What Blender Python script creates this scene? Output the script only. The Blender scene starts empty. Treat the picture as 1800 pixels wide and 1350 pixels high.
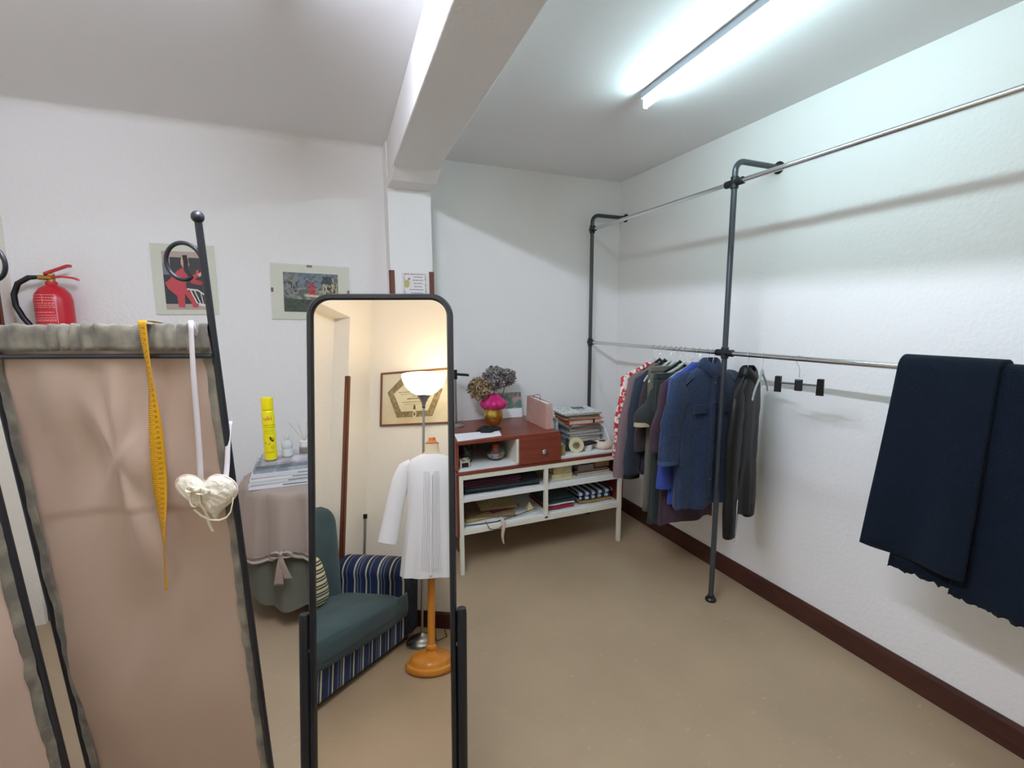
import bpy, bmesh, math, random
from mathutils import Vector, Matrix, noise
sc = bpy.context.scene
col = sc.collection
PI = math.pi
V = Vector

# ---------------------------------------------------------------- camera, world, exposure
W_PX, F_PX = 1800.0, 824.7
YAW, PITCH, ROLL = math.radians(22.53), math.radians(7.81), math.radians(-0.226)
cam_d = bpy.data.cameras.new('camera'); cam = bpy.data.objects.new('camera', cam_d); col.objects.link(cam)
fw = V((math.sin(YAW)*math.cos(PITCH), math.cos(YAW)*math.cos(PITCH), -math.sin(PITCH)))
rt = V((math.cos(YAW), -math.sin(YAW), 0)); up = rt.cross(fw)
r2 = rt*math.cos(ROLL) + up*math.sin(ROLL); u2 = up*math.cos(ROLL) - rt*math.sin(ROLL)
cam.matrix_world = Matrix(((r2.x, u2.x, -fw.x, 0), (r2.y, u2.y, -fw.y, 0), (r2.z, u2.z, -fw.z, 1.611), (0, 0, 0, 1)))
cam_d.sensor_fit = 'HORIZONTAL'; cam_d.sensor_width = 36.0; cam_d.lens = 36.0*F_PX/W_PX; cam_d.clip_start = 0.02
sc.camera = cam
wd = bpy.data.worlds.new('world'); sc.world = wd; wd.use_nodes = True
wd.node_tree.nodes['Background'].inputs[0].default_value = (0.5, 0.55, 0.6, 1)
wd.node_tree.nodes['Background'].inputs[1].default_value = 0.05
sc.view_settings.view_transform = 'Standard'; sc.view_settings.look = 'None'
sc.view_settings.exposure = 0.0; sc.view_settings.gamma = 1.0; sc.view_settings.use_curve_mapping = False
try:
    sc.cycles.max_bounces = 10; sc.cycles.diffuse_bounces = 6; sc.cycles.sample_clamp_indirect = 6.0
except Exception: pass
TUBE_E = 76.0          # emission of the two fluorescent tubes
TUBE_LE = 385.0         # the left fitting holds a stronger tube
LAMP_E = 12.0          # emission of the floor lamp's bulb
TUBE_R = (0.68, 0.95, 1.02)
TUBE_L = (0.81, 0.87, 1.05)

# ---------------------------------------------------------------- helpers
def lin(c):
    return tuple(((x/255)/12.92 if x/255 <= 0.04045 else (((x/255)+0.055)/1.055)**2.4) for x in c)
class NT:
    def __init__(s, m): s.t = m.node_tree; s.n = s.t.nodes; s.l = s.t.links
    def add(s, k, **kw):
        n = s.n.new(k)
        for a, b in kw.items(): setattr(n, a, b)
        return n
    def ln(s, a, b): s.l.new(a, b)
def mat(name, c, rough=0.6, metal=0.0, bump=None, var=None, emit=None, trans=0.0, sheen=0.0, spec=0.5, alpha=1.0, ior=1.45, stretch=(1, 1, 1)):
    m = bpy.data.materials.new(name); m.use_nodes = True; N = NT(m); p = N.n['Principled BSDF']
    L = lin(c); p.inputs['Base Color'].default_value = (*L, 1); p.inputs['Roughness'].default_value = rough
    p.inputs['Metallic'].default_value = metal; p.inputs['Specular IOR Level'].default_value = spec
    p.inputs['IOR'].default_value = ior
    if trans: p.inputs['Transmission Weight'].default_value = trans
    if sheen: p.inputs['Sheen Weight'].default_value = sheen; p.inputs['Sheen Roughness'].default_value = 0.5
    if alpha < 1: p.inputs['Alpha'].default_value = alpha
    if emit:
        p.inputs['Emission Color'].default_value = (*emit[0], 1); p.inputs['Emission Strength'].default_value = emit[1]
    if bump or var:
        tc = N.add('ShaderNodeTexCoord'); mp = N.add('ShaderNodeMapping'); mp.inputs['Scale'].default_value = stretch
        N.ln(tc.outputs['Object'], mp.inputs['Vector'])
    if bump:
        nz = N.add('ShaderNodeTexNoise'); nz.inputs['Scale'].default_value = bump[0]; nz.inputs['Detail'].default_value = 3
        bp = N.add('ShaderNodeBump'); bp.inputs['Strength'].default_value = bump[1]; bp.inputs['Distance'].default_value = bump[2] if len(bump) > 2 else 0.002
        N.ln(mp.outputs[0], nz.inputs['Vector']); N.ln(nz.outputs['Fac'], bp.inputs['Height']); N.ln(bp.outputs[0], p.inputs['Normal'])
    if var:   # (scale, other colour, lo, hi)
        nz = N.add('ShaderNodeTexNoise'); nz.inputs['Scale'].default_value = var[0]; nz.inputs['Detail'].default_value = 6
        rp = N.add('ShaderNodeValToRGB'); rp.color_ramp.elements[0].position = var[2]; rp.color_ramp.elements[1].position = var[3]
        rp.color_ramp.elements[0].color = (*L, 1); rp.color_ramp.elements[1].color = (*lin(var[1]), 1)
        N.ln(mp.outputs[0], nz.inputs['Vector']); N.ln(nz.outputs['Fac'], rp.inputs[0]); N.ln(rp.outputs[0], p.inputs['Base Color'])
    return m
def stripes(name, axis, period, bands, rough=0.8, bump=(300, 0.3)):
    """striped cloth: bands = [(position 0..1, colour)] constant steps along an object axis"""
    m = mat(name, bands[0][1], rough, bump=bump); N = NT(m); p = N.n['Principled BSDF']
    tc = N.add('ShaderNodeTexCoord'); sp = N.add('ShaderNodeSeparateXYZ'); N.ln(tc.outputs['Object'], sp.inputs[0])
    a = N.add('ShaderNodeMath', operation='DIVIDE'); a.inputs[1].default_value = period; N.ln(sp.outputs[axis], a.inputs[0])
    f = N.add('ShaderNodeMath', operation='FRACT'); N.ln(a.outputs[0], f.inputs[0])
    rp = N.add('ShaderNodeValToRGB'); rp.color_ramp.interpolation = 'CONSTANT'; e = rp.color_ramp.elements
    e[0].position = 0; e[0].color = (*lin(bands[0][1]), 1); e[1].position = bands[1][0]; e[1].color = (*lin(bands[1][1]), 1)
    for q, c in bands[2:]:
        x = e.new(q); x.color = (*lin(c), 1)
    N.ln(f.outputs[0], rp.inputs[0]); N.ln(rp.outputs[0], p.inputs['Base Color'])
    return m

class MB:
    """collects geometry in world metres; build() links it as ONE mesh object"""
    def __init__(s, T=None): s.v = []; s.f = []; s.T = T or Matrix.Identity(4)
    def add(s, vs, fs):
        o = len(s.v); s.v += [s.T @ V(p) for p in vs]; s.f += [tuple(i+o for i in f) for f in fs]; return s
    def box(s, x0, x1, y0, y1, z0, z1):
        return s.add([(x, y, z) for z in (z0, z1) for y in (y0, y1) for x in (x0, x1)],
                     [(0, 2, 3, 1), (4, 5, 7, 6), (0, 1, 5, 4), (2, 6, 7, 3), (0, 4, 6, 2), (1, 3, 7, 5)])
    def rbox(s, c, size, rz=0, rx=0, ry=0):
        M = Matrix.Translation(c) @ Matrix.Rotation(rz, 4, 'Z') @ Matrix.Rotation(rx, 4, 'X') @ Matrix.Rotation(ry, 4, 'Y')
        a, b, d = size[0]/2, size[1]/2, size[2]/2
        vs = [M @ V((x, y, z)) for z in (-d, d) for y in (-b, b) for x in (-a, a)]
        return s.add(vs, [(0, 2, 3, 1), (4, 5, 7, 6), (0, 1, 5, 4), (2, 6, 7, 3), (0, 4, 6, 2), (1, 3, 7, 5)])
    def tube(s, pts, r, n=12, cap=True, flat=1.0, upv=None):
        pts = [V(p) for p in pts]; rs = r if isinstance(r, (list, tuple)) else [r]*len(pts)
        vs = []; N = len(pts); prev = None
        for i, p in enumerate(pts):
            t = (pts[min(i+1, N-1)] - pts[max(i-1, 0)]).normalized()
            if prev is None:
                a = V(upv) if upv else (V((0, 0, 1)) if abs(t.z) < 0.9 else V((1, 0, 0)))
            else: a = prev
            a = (a - t*a.dot(t)).normalized(); prev = a; b = t.cross(a)
            for k in range(n):
                q = 2*PI*k/n; vs.append(p + a*(math.cos(q)*rs[i]) + b*(math.sin(q)*rs[i]*flat))
        fs = [(i*n+k, i*n+(k+1) % n, (i+1)*n+(k+1) % n, (i+1)*n+k) for i in range(N-1) for k in range(n)]
        if cap: fs += [tuple(range(n-1, -1, -1)), tuple((N-1)*n+k for k in range(n))]
        return s.add(vs, fs)
    def cyl(s, a, b, r, n=20): return s.tube([a, b], r, n)
    def lathe(s, c, prof, n=32, M=None):
        """prof: [(r, z)] bottom to top around z, at c"""
        vs = []; M = M or Matrix.Identity(4)
        for r, z in prof:
            for k in range(n):
                q = 2*PI*k/n; vs.append(V(c) + (M @ V((r*math.cos(q), r*math.sin(q), z))))
        fs = [(i*n+k, i*n+(k+1) % n, (i+1)*n+(k+1) % n, (i+1)*n+k) for i in range(len(prof)-1) for k in range(n)]
        if prof[0][0] > 1e-5: fs.append(tuple(range(n-1, -1, -1)))
        if prof[-1][0] > 1e-5: fs.append(tuple((len(prof)-1)*n+k for k in range(n)))
        return s.add(vs, fs)
    def ball(s, c, r, n=14, sq=(1, 1, 1)):
        pr = [(max(1e-6, math.cos(-PI/2+PI*i/(n//2*2))*1.0), math.sin(-PI/2+PI*i/(n//2*2))) for i in range(n//2*2+1)]
        vs = []
        for rr, z in pr:
            for k in range(n): vs.append((c[0]+r*sq[0]*rr*math.cos(2*PI*k/n), c[1]+r*sq[1]*rr*math.sin(2*PI*k/n), c[2]+r*sq[2]*z))
        return s.add(vs, [(i*n+k, i*n+(k+1) % n, (i+1)*n+(k+1) % n, (i+1)*n+k) for i in range(len(pr)-1) for k in range(n)])
    def grid(s, f, nu, nv, closed_u=False):
        vs = [f(i/(nu if closed_u else nu-1), j/(nv-1)) for j in range(nv) for i in range(nu)]
        fs = []
        for j in range(nv-1):
            for i in range(nu if closed_u else nu-1):
                i2 = (i+1) % nu; fs.append((j*nu+i, j*nu+i2, (j+1)*nu+i2, (j+1)*nu+i))
        return s.add(vs, fs)
    def prism(s, poly, f, t):
        """poly 2d points; f(x,y,d) maps to 3d; thickness t"""
        n = len(poly); vs = [f(x, y, 0) for x, y in poly] + [f(x, y, t) for x, y in poly]
        return s.add(vs, [tuple(range(n-1, -1, -1)), tuple(range(n, 2*n))] + [(i, (i+1) % n, n+(i+1) % n, n+i) for i in range(n)])
    def text(s, txt, f, size=1.0, align='LEFT'):
        cu = bpy.data.curves.new('t', 'FONT'); cu.body = txt; cu.size = size; cu.align_x = align; cu.resolution_u = 2
        ob = bpy.data.objects.new('t', cu); col.objects.link(ob); bpy.context.view_layer.update()
        me = ob.to_mesh(); vs = [f(v.co.x, v.co.y) for v in me.vertices]; fs = [tuple(p.vertices) for p in me.polygons]
        ob.to_mesh_clear(); bpy.data.objects.remove(ob); bpy.data.curves.remove(cu)
        return s.add(vs, fs)
    def build(s, name, m, parent=None, smooth=None, bevel=0, thick=0, sub=0, at=None):
        me = bpy.data.meshes.new(name); o = bpy.data.objects.new(name, me); col.objects.link(o)
        if parent is not None:
            org = V(parent['_org']); o.parent = parent
        else:
            xs = [p.x for p in s.v]; ys = [p.y for p in s.v]
            org = V(at) if at else V(((min(xs)+max(xs))/2, (min(ys)+max(ys))/2, min(p.z for p in s.v))); o.location = org
        ORG[o.name] = org; o['_org'] = tuple(org)
        me.from_pydata([tuple(p-org) for p in s.v], [], s.f)
        bm = bmesh.new(); bm.from_mesh(me); bmesh.ops.recalc_face_normals(bm, faces=bm.faces); bm.to_mesh(me); bm.free()
        me.materials.append(m)
        if smooth is not None:
            me.polygons.foreach_set('use_smooth', [True]*len(me.polygons))
            if smooth > 0:
                try: me.set_sharp_from_angle(angle=math.radians(smooth))
                except Exception: pass
        if thick:
            q = o.modifiers.new('s', 'SOLIDIFY'); q.thickness = thick; q.offset = 0
        if bevel:
            q = o.modifiers.new('b', 'BEVEL'); q.width = bevel; q.segments = 2; q.limit_method = 'ANGLE'; q.angle_limit = math.radians(40)
        if sub:
            q = o.modifiers.new('u', 'SUBSURF'); q.levels = sub; q.render_levels = sub
        return o
ORG = {}
def tag(o, label=None, cat=None, group=None, kind=None):
    if label: o['label'] = label
    if cat: o['category'] = cat
    if group: o['group'] = group
    if kind: o['kind'] = kind
    return o
def thing(name, label, cat, loc, group=None):
    o = bpy.data.objects.new(name, None); col.objects.link(o); o.location = loc; o.empty_display_size = 0.05; o['_org'] = tuple(loc)
    return tag(o, label, cat, group)
def copy_tree(root, delta, label=None):
    r = root.copy(); col.objects.link(r); r.location = V(root.location) + V(delta)
    r['_org'] = tuple(V(root['_org']) + V(delta))
    if label: r['label'] = label
    for ch in root.children:
        c = ch.copy(); col.objects.link(c); c.parent = r
        for g in ch.children:
            d = g.copy(); col.objects.link(d); d.parent = c
    return r
def RZ(x, y, z, a): return Matrix.Translation((x, y, z)) @ Matrix.Rotation(a, 4, 'Z')
def fbm(x, y, z=0.0, s=1.0): return noise.noise(V((x*s, y*s, z*s)))
def smooth01(t): t = max(0, min(1, t)); return t*t*(3-2*t)

# ---------------------------------------------------------------- materials
M = {}
def wallmat():
    m = mat('plaster', (234, 233, 231), 0.75, bump=(55, 0.55, 0.004)); return m
M['wall'] = wallmat()
M['cream_wall'] = mat('cream_plaster', (233, 227, 214), 0.75, bump=(55, 0.5, 0.004))
M['ceil'] = mat('ceiling_paint', (232, 231, 231), 0.8, bump=(25, 0.25, 0.003))
def floormat():
    m = mat('linoleum', (150, 128, 104), 0.42, spec=0.35); N = NT(m); p = N.n['Principled BSDF']
    tc = N.add('ShaderNodeTexCoord'); mp = N.add('ShaderNodeMapping'); mp.inputs['Scale'].default_value = (20, 75, 20); mp.inputs['Rotation'].default_value = (0, 0, 0.45)
    n1 = N.add('ShaderNodeTexNoise'); n1.inputs['Scale'].default_value = 1.0; n1.inputs['Detail'].default_value = 2
    r1 = N.add('ShaderNodeValToRGB'); e = r1.color_ramp.elements; e[0].position = 0.66; e[0].color = (0, 0, 0, 1); e[1].position = 0.76; e[1].color = (1, 1, 1, 1)
    n2 = N.add('ShaderNodeTexNoise'); n2.inputs['Scale'].default_value = 2.2; n2.inputs['Detail'].default_value = 8
    r2_ = N.add('ShaderNodeValToRGB'); e = r2_.color_ramp.elements; e[0].position = 0.3; e[0].color = (*lin((160, 139, 112)), 1); e[1].position = 0.7; e[1].color = (*lin((171, 149, 121)), 1)
    mx = N.add('ShaderNodeMix', data_type='RGBA'); mx.inputs['B'].default_value = (*lin((178, 158, 132)), 1)
    N.ln(tc.outputs['Object'], mp.inputs[0]); N.ln(mp.outputs[0], n1.inputs['Vector']); N.ln(n1.outputs['Fac'], r1.inputs[0])
    N.ln(tc.outputs['Object'], n2.inputs['Vector']); N.ln(n2.outputs['Fac'], r2_.inputs[0])
    N.ln(r1.outputs[0], mx.inputs['Factor']); N.ln(r2_.outputs[0], mx.inputs['A']); N.ln(mx.outputs['Result'], p.inputs['Base Color'])
    return m
M['floor'] = floormat()
M['base'] = mat('dark_red_wood', (74, 38, 29), 0.35, var=(6, (54, 28, 21), 0.35, 0.7), stretch=(1, 1, 9))
M['guard'] = mat('brown_wood_guard', (118, 66, 44), 0.45, var=(5, (92, 50, 34), 0.35, 0.7), stretch=(6, 6, 0.6))
M['black'] = mat('black_metal', (15, 17, 21), 0.38, metal=0.0, spec=0.6)
M['blackp'] = mat('black_plastic', (18, 19, 21), 0.35)
M['pole'] = mat('grey_black_pole', (50, 56, 62), 0.32, spec=0.7)
M['chrome'] = mat('chrome', (222, 224, 226), 0.12, metal=1.0)
M['steel'] = mat('brushed_steel', (170, 172, 175), 0.3, metal=1.0)
M['mirror'] = mat('mirror_glass', (240, 236, 228), 0.0, metal=1.0)
M['glass'] = mat('clear_glass', (235, 245, 245), 0.03, trans=1.0)
M['cream'] = mat('cream_painted_metal', (226, 222, 206), 0.4)
M['white'] = mat('white_board', (228, 229, 226), 0.5)
M['wood'] = mat('red_brown_veneer', (130, 60, 42), 0.3, var=(4, (102, 44, 29), 0.3, 0.75), stretch=(0.7, 3, 18))
M['paper'] = mat('paper', (236, 236, 238), 0.8)
M['black_cloth'] = mat('black_fabric', (22, 23, 26), 0.9, bump=(250, 0.4))

# ---------------------------------------------------------------- room shell
XL, XR, YB, YF, ZC = -1.43, 2.33, 3.32, -1.20, 2.70
YBL = 3.25                                    # the stretch left of the column stands a little proud
def struct(name, mb, m, **k): o = mb.build(name, m, **k); tag(o, kind='structure'); return o
struct('floor', MB().box(XL-.35, XR+.15, YF-.15, YB+.15, -.1, 0), M['floor'], at=(0, 0, 0))
struct('ceiling', MB().box(XL-.35, XR+.15, YF-.15, YB+.15, ZC, ZC+.1), M['ceil'], at=(0, 0, ZC))
struct('wall_back', MB().box(XL-.35, .46, YBL, YB+.12, 0, ZC).box(.46, XR+.12, YB, YB+.12, 0, ZC), M['wall'])
struct('wall_right', MB().box(XR, XR+.12, YF-.12, YB, 0, ZC), M['wall'])
struct('wall_front', MB().box(XL-.35, XR, YF-.12, YF, 0, ZC), M['cream_wall'])
XN = -1.575                                   # back of the shallow niche in the left wall
YN0, YN1, ZN = -.89, 3.11, 2.40
struct('wall_left', MB().box(XL-.35, XN, YF, YBL, 0, ZC), M['cream_wall'])
struct('wall_left_pier_front', MB().box(XN, XL, YF, YN0, 0, ZC), M['cream_wall'])
struct('wall_left_pier_back', MB().box(XN, XL, YN1, YBL, 0, ZC), M['cream_wall'])
struct('wall_left_lintel', MB().box(XN, XL, YN0, YN1, ZN, ZC), M['cream_wall'])
# beam on its column, with the small haunch where they meet
CX0, CX1, CY = .455, .728, 3.10
BZ = 2.475
mb = MB(); mb.box(CX0, CX1, CY, YB, 0, ZC-.001)
struct('wall_column', mb, M['wall'], bevel=.004)
mb = MB()
def beamx(y): k = (3.1-y)/1.9; return (.462-.075*k, .722-.085*k)
ys = [CY+.01, 2.0, 1.2, 0.3, YF]
vs = []
for y in ys:
    a, b = beamx(y); vs += [(a, y, BZ), (b, y, BZ), (b, y, ZC-.001), (a, y, ZC-.001)]
fs = []
for i in range(len(ys)-1):
    for k in range(4): fs.append((i*4+k, i*4+(k+1) % 4, i*4+4+(k+1) % 4, i*4+4+k))
fs += [(0, 1, 2, 3), tuple(range(len(vs)-1, len(vs)-5, -1))]
mb.add(vs, fs)
struct('ceiling_beam', mb, M['wall'], bevel=.006)
a, b = CX0+.001, CX1-.001
mb = MB().add([(a, CY+.01, 2.425), (b, CY+.01, 2.425), (b, 2.93, 2.425), (a, 2.93, 2.425), (a, 2.80, BZ+.01), (b, 2.80, BZ+.01), (a, CY+.01, BZ+.01), (b, CY+.01, BZ+.01)],
              [(0, 1, 2, 3), (3, 2, 5, 4), (4, 5, 7, 6), (0, 3, 4, 6), (1, 7, 5, 2), (0, 6, 7, 1)])
struct('beam_haunch', mb, M['wall'], bevel=.005)
# rounded cove along the left stretch of ceiling
mb = MB(); R_ = .05
def cove(u, v): q = PI/2*v; return V((XL+(CX0-XL)*u, YBL-R_*(1-math.sin(q)), ZC-R_*(1-math.cos(q))))
mb.grid(cove, 2, 8); struct('trim_1', mb, M['wall'], smooth=0, at=(0, YBL, ZC-.05))
# baseboards with a bevelled top
def bboard(name, p0, p1, nrm):
    p0, p1, n = V(p0), V(p1), V(nrm)
    prof = [(0, 0), (.014, 0), (.014, .098), (.007, .115), (0, .115)]
    vs = [p + n*d + V((0, 0, z)) for p in (p0, p1) for d, z in prof]; k = 5
    mb = MB().add(vs, [(0, 1, 2, 3, 4), (9, 8, 7, 6, 5)] + [(i, (i+1) % k, k+(i+1) % k, k+i) for i in range(k)])
    return struct(name, mb, M['base'])
bboard('baseboard_right', (XR, YF, 0), (XR, YB, 0), (-1, 0, 0))
bboard('baseboard_back', (CX1, YB, 0), (XR-.014, YB, 0), (0, -1, 0))
bboard('baseboard_back_left', (XL, YBL, 0), (CX0, YBL, 0), (0, -1, 0))
bboard('baseboard_front', (XL, YF, 0), (XR-.014, YF, 0), (0, 1, 0))
bboard('baseboard_left', (XL, YF+.014, 0), (XL, YN0, 0), (1, 0, 0))
bboard('baseboard_left_niche', (XN, YN0, 0), (XN, YN1, 0), (1, 0, 0))
bboard('baseboard_left_pier', (XL, YN1+.03, 0), (XL, YBL-.014, 0), (1, 0, 0))
# brown corner guards
def guard(n, x, y, sx, sy, z1, z0=0.0):
    w, t = .026, .006
    mb = MB().box(min(x-sx*t, x+sx*w), max(x-sx*t, x+sx*w), min(y-sy*t, y), max(y-sy*t, y), z0, z1)
    mb.box(min(x-sx*t, x), max(x-sx*t, x), min(y-sy*t, y+sy*w), max(y-sy*t, y+sy*w), z0, z1)
    return struct('trim_%d' % n, mb, M['guard'], bevel=.002)
guard(2, CX0, CY, 1, 1, 1.925); guard(3, CX1, CY, -1, 1, 1.922)
guard(4, XL, YN0, -1, -1, 1.92); guard(5, XL, YN1, -1, 1, 1.85, 1.30)

# ---------------------------------------------------------------- fluorescent battens
def batten(label, p0, d, L, cl, e):
    p0 = V(p0); d = V(d).normalized(); a = math.atan2(d.y, d.x)
    T = Matrix.Translation(p0) @ Matrix.Rotation(a, 4, 'Z')     # local x along the fitting, z=0 at the ceiling
    t = thing('fluorescent_light', label, 'ceiling light', tuple(p0 + d*L/2), 'fluorescent battens on the ceiling')
    MB(T).box(0, L, -.022, .022, -.034, -.0015).build('housing', mat('batten_housing', (205, 215, 228), 0.4), t, bevel=.004)
    tb = MB(T).tube([(.02, 0, -.064), (L-.02, 0, -.064)], .0128, 16)
    tm = mat('lit_tube', (255, 255, 255), 0.4, emit=(cl, e)); tb.build('tube', tm, t, smooth=40)
    for x in (.005, L-.005):
        MB(T).box(x-.008, x+.008, -.012, .012, -.080, -.030).build('lamp_holder', M['white'], t, bevel=.003)
    return t
batten('lit fluorescent tube fitting on the ceiling above the clothes rack', (1.535, 2.01, ZC), (-.060, -1, 0), 1.22, TUBE_R, TUBE_E)
batten('second lit fluorescent tube fitting on the ceiling left of the beam', (-.06, 1.60, ZC), (-.02, -1, 0), 1.22, TUBE_L, TUBE_LE)

# ---------------------------------------------------------------- garment rack
XK = 2.02
rk = thing('clothes_rack', 'dark pipe garment rack with chrome rails along the right wall', 'clothes rack', (XK, 1.887, 0))
def rackpost(y, label=None):
    R0 = .0145; zt = 2.408; rb = .055
    pts = [(XK, y, .012), (XK, y, 1.2), (XK, y, zt-rb)] + [(XK+rb-rb*math.cos(q), y, zt-rb+rb*math.sin(q)) for q in [PI/2*i/8 for i in range(1, 9)]] + [(XR-.012, y, zt)]
    p = MB().tube(pts, R0, 16).build('post', M['pole'], rk, smooth=50)
    MB().lathe((XK, y, 0), [(.030, 0), (.031, .008), (.026, .016), (.019, .02), (.0175, .032)], 24).build('foot', M['black'], p, smooth=40)
    MB().lathe((XR, y, zt), [(.032, 0), (.032, .006), (.020, .012), (.0175, .03)], 24, Matrix.Rotation(-PI/2, 4, 'Y')).build('wall_flange', M['black'], p, smooth=40)
    for z in (1.43, 2.30):
        m_ = MB().cyl((XK, y, z-.03), (XK, y, z+.03), .0195, 18)
        m_.cyl((XK, y-(.055 if y < 3 else .045), z), (XK, y+(.055 if y < 3 else .02), z), .0185, 18)
        m_.build('pipe_joint', M['black'], p, smooth=50, bevel=.002)
for y in (3.235, 1.887, 0.50, -.80): rackpost(y)
for z in (1.43, 2.30):
    MB().cyl((XK, 3.20, z), (XK, -.80, z), .0122, 18).build('rail', M['chrome'], rk, smooth=50)

# ---------------------------------------------------------------- hangers and clothes
def hook_pts(zr, top=.0122):
    c = zr + 0.0; r = .016
    pts = [(-.016+.0, 0, c-.010)]
    pts = [(r*math.cos(q), 0, c+r*math.sin(q)) for q in [math.radians(a) for a in range(200, -1, -20)]]
    pts += [(.013, 0, c-.02), (.004, 0, c-.035), (0, 0, c-.05), (0, 0, c-.085)]
    return pts
def hanger(y, yaw, kind, label, group='hangers on the lower rail'):
    zr = 1.43; T = RZ(XK, y, 0, yaw)
    t = thing('clothes_hanger', label, 'clothes hanger', (XK, y, zr-.1), group)
    MB(T).tube([(p[0], p[1], p[2]) for p in hook_pts(zr)], .0017, 8).build('hook', M['chrome'], t, smooth=60)
    if kind == 'clip':
        zb = zr-.115
        MB(T).tube([(-.10, 0, zb), (.10, 0, zb)], .0045, 8).build('bar', M['blackp'], t, smooth=40)
        MB(T).box(-.016, .016, -.007, .007, zb-.032, zb+.022).build('centre_block', M['blackp'], t, bevel=.004)
        for s in (-1, 1):
            q = MB(T); x = s*.085
            q.add([(x-.015, -.004, zb-.045), (x+.015, -.004, zb-.045), (x+.012, -.012, zb+.03), (x-.012, -.012, zb+.03), (x-.015, -.001, zb-.045), (x+.015, -.001, zb-.045), (x+.012, -.006, zb+.03), (x-.012, -.006, zb+.03)],
                  [(0, 1, 2, 3), (4, 7, 6, 5), (0, 4, 5, 1), (1, 5, 6, 2), (2, 6, 7, 3), (3, 7, 4, 0)])
            q.add([(x-.015, .004, zb-.045), (x+.015, .004, zb-.045), (x+.012, .012, zb+.03), (x-.012, .012, zb+.03), (x-.015, .001, zb-.045), (x+.015, .001, zb-.045), (x+.012, .006, zb+.03), (x-.012, .006, zb+.03)],
                  [(0, 1, 2, 3), (4, 7, 6, 5), (0, 4, 5, 1), (1, 5, 6, 2), (2, 6, 7, 3), (3, 7, 4, 0)])
            q.cyl((x, -.008, zb), (x, .008, zb), .006, 10)
            q.build('clip', M['blackp'], t, bevel=.001)
    else:
        m_ = {'grey': mat('grey_hanger_plastic', (150, 156, 150), 0.4), 'clear': mat('clear_hanger_plastic', (215, 225, 215), 0.25, alpha=.65), 'dark': M['blackp']}[kind]
        zn = zr-.08
        pts = [(-.195, 0, zn-.115), (-.17, 0, zn-.085), (-.12, 0, zn-.055), (-.05, 0, zn-.025), (-.015, 0, zn-.004), (0, 0, zn+.006), (.015, 0, zn-.004), (.05, 0, zn-.025), (.12, 0, zn-.055), (.17, 0, zn-.085), (.195, 0, zn-.115)]
        MB(T).tube(pts, [.006, .008, .008, .008, .009, .011, .009, .008, .008, .008, .006], 10, flat=.6).build('shoulder_arm', m_, t, smooth=50)
    return t
def fabric(name, c, rough=.85, sheen=.15, var=None, b=(160, .35)): return mat(name, c, rough, bump=b, sheen=sheen, var=var)
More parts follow.
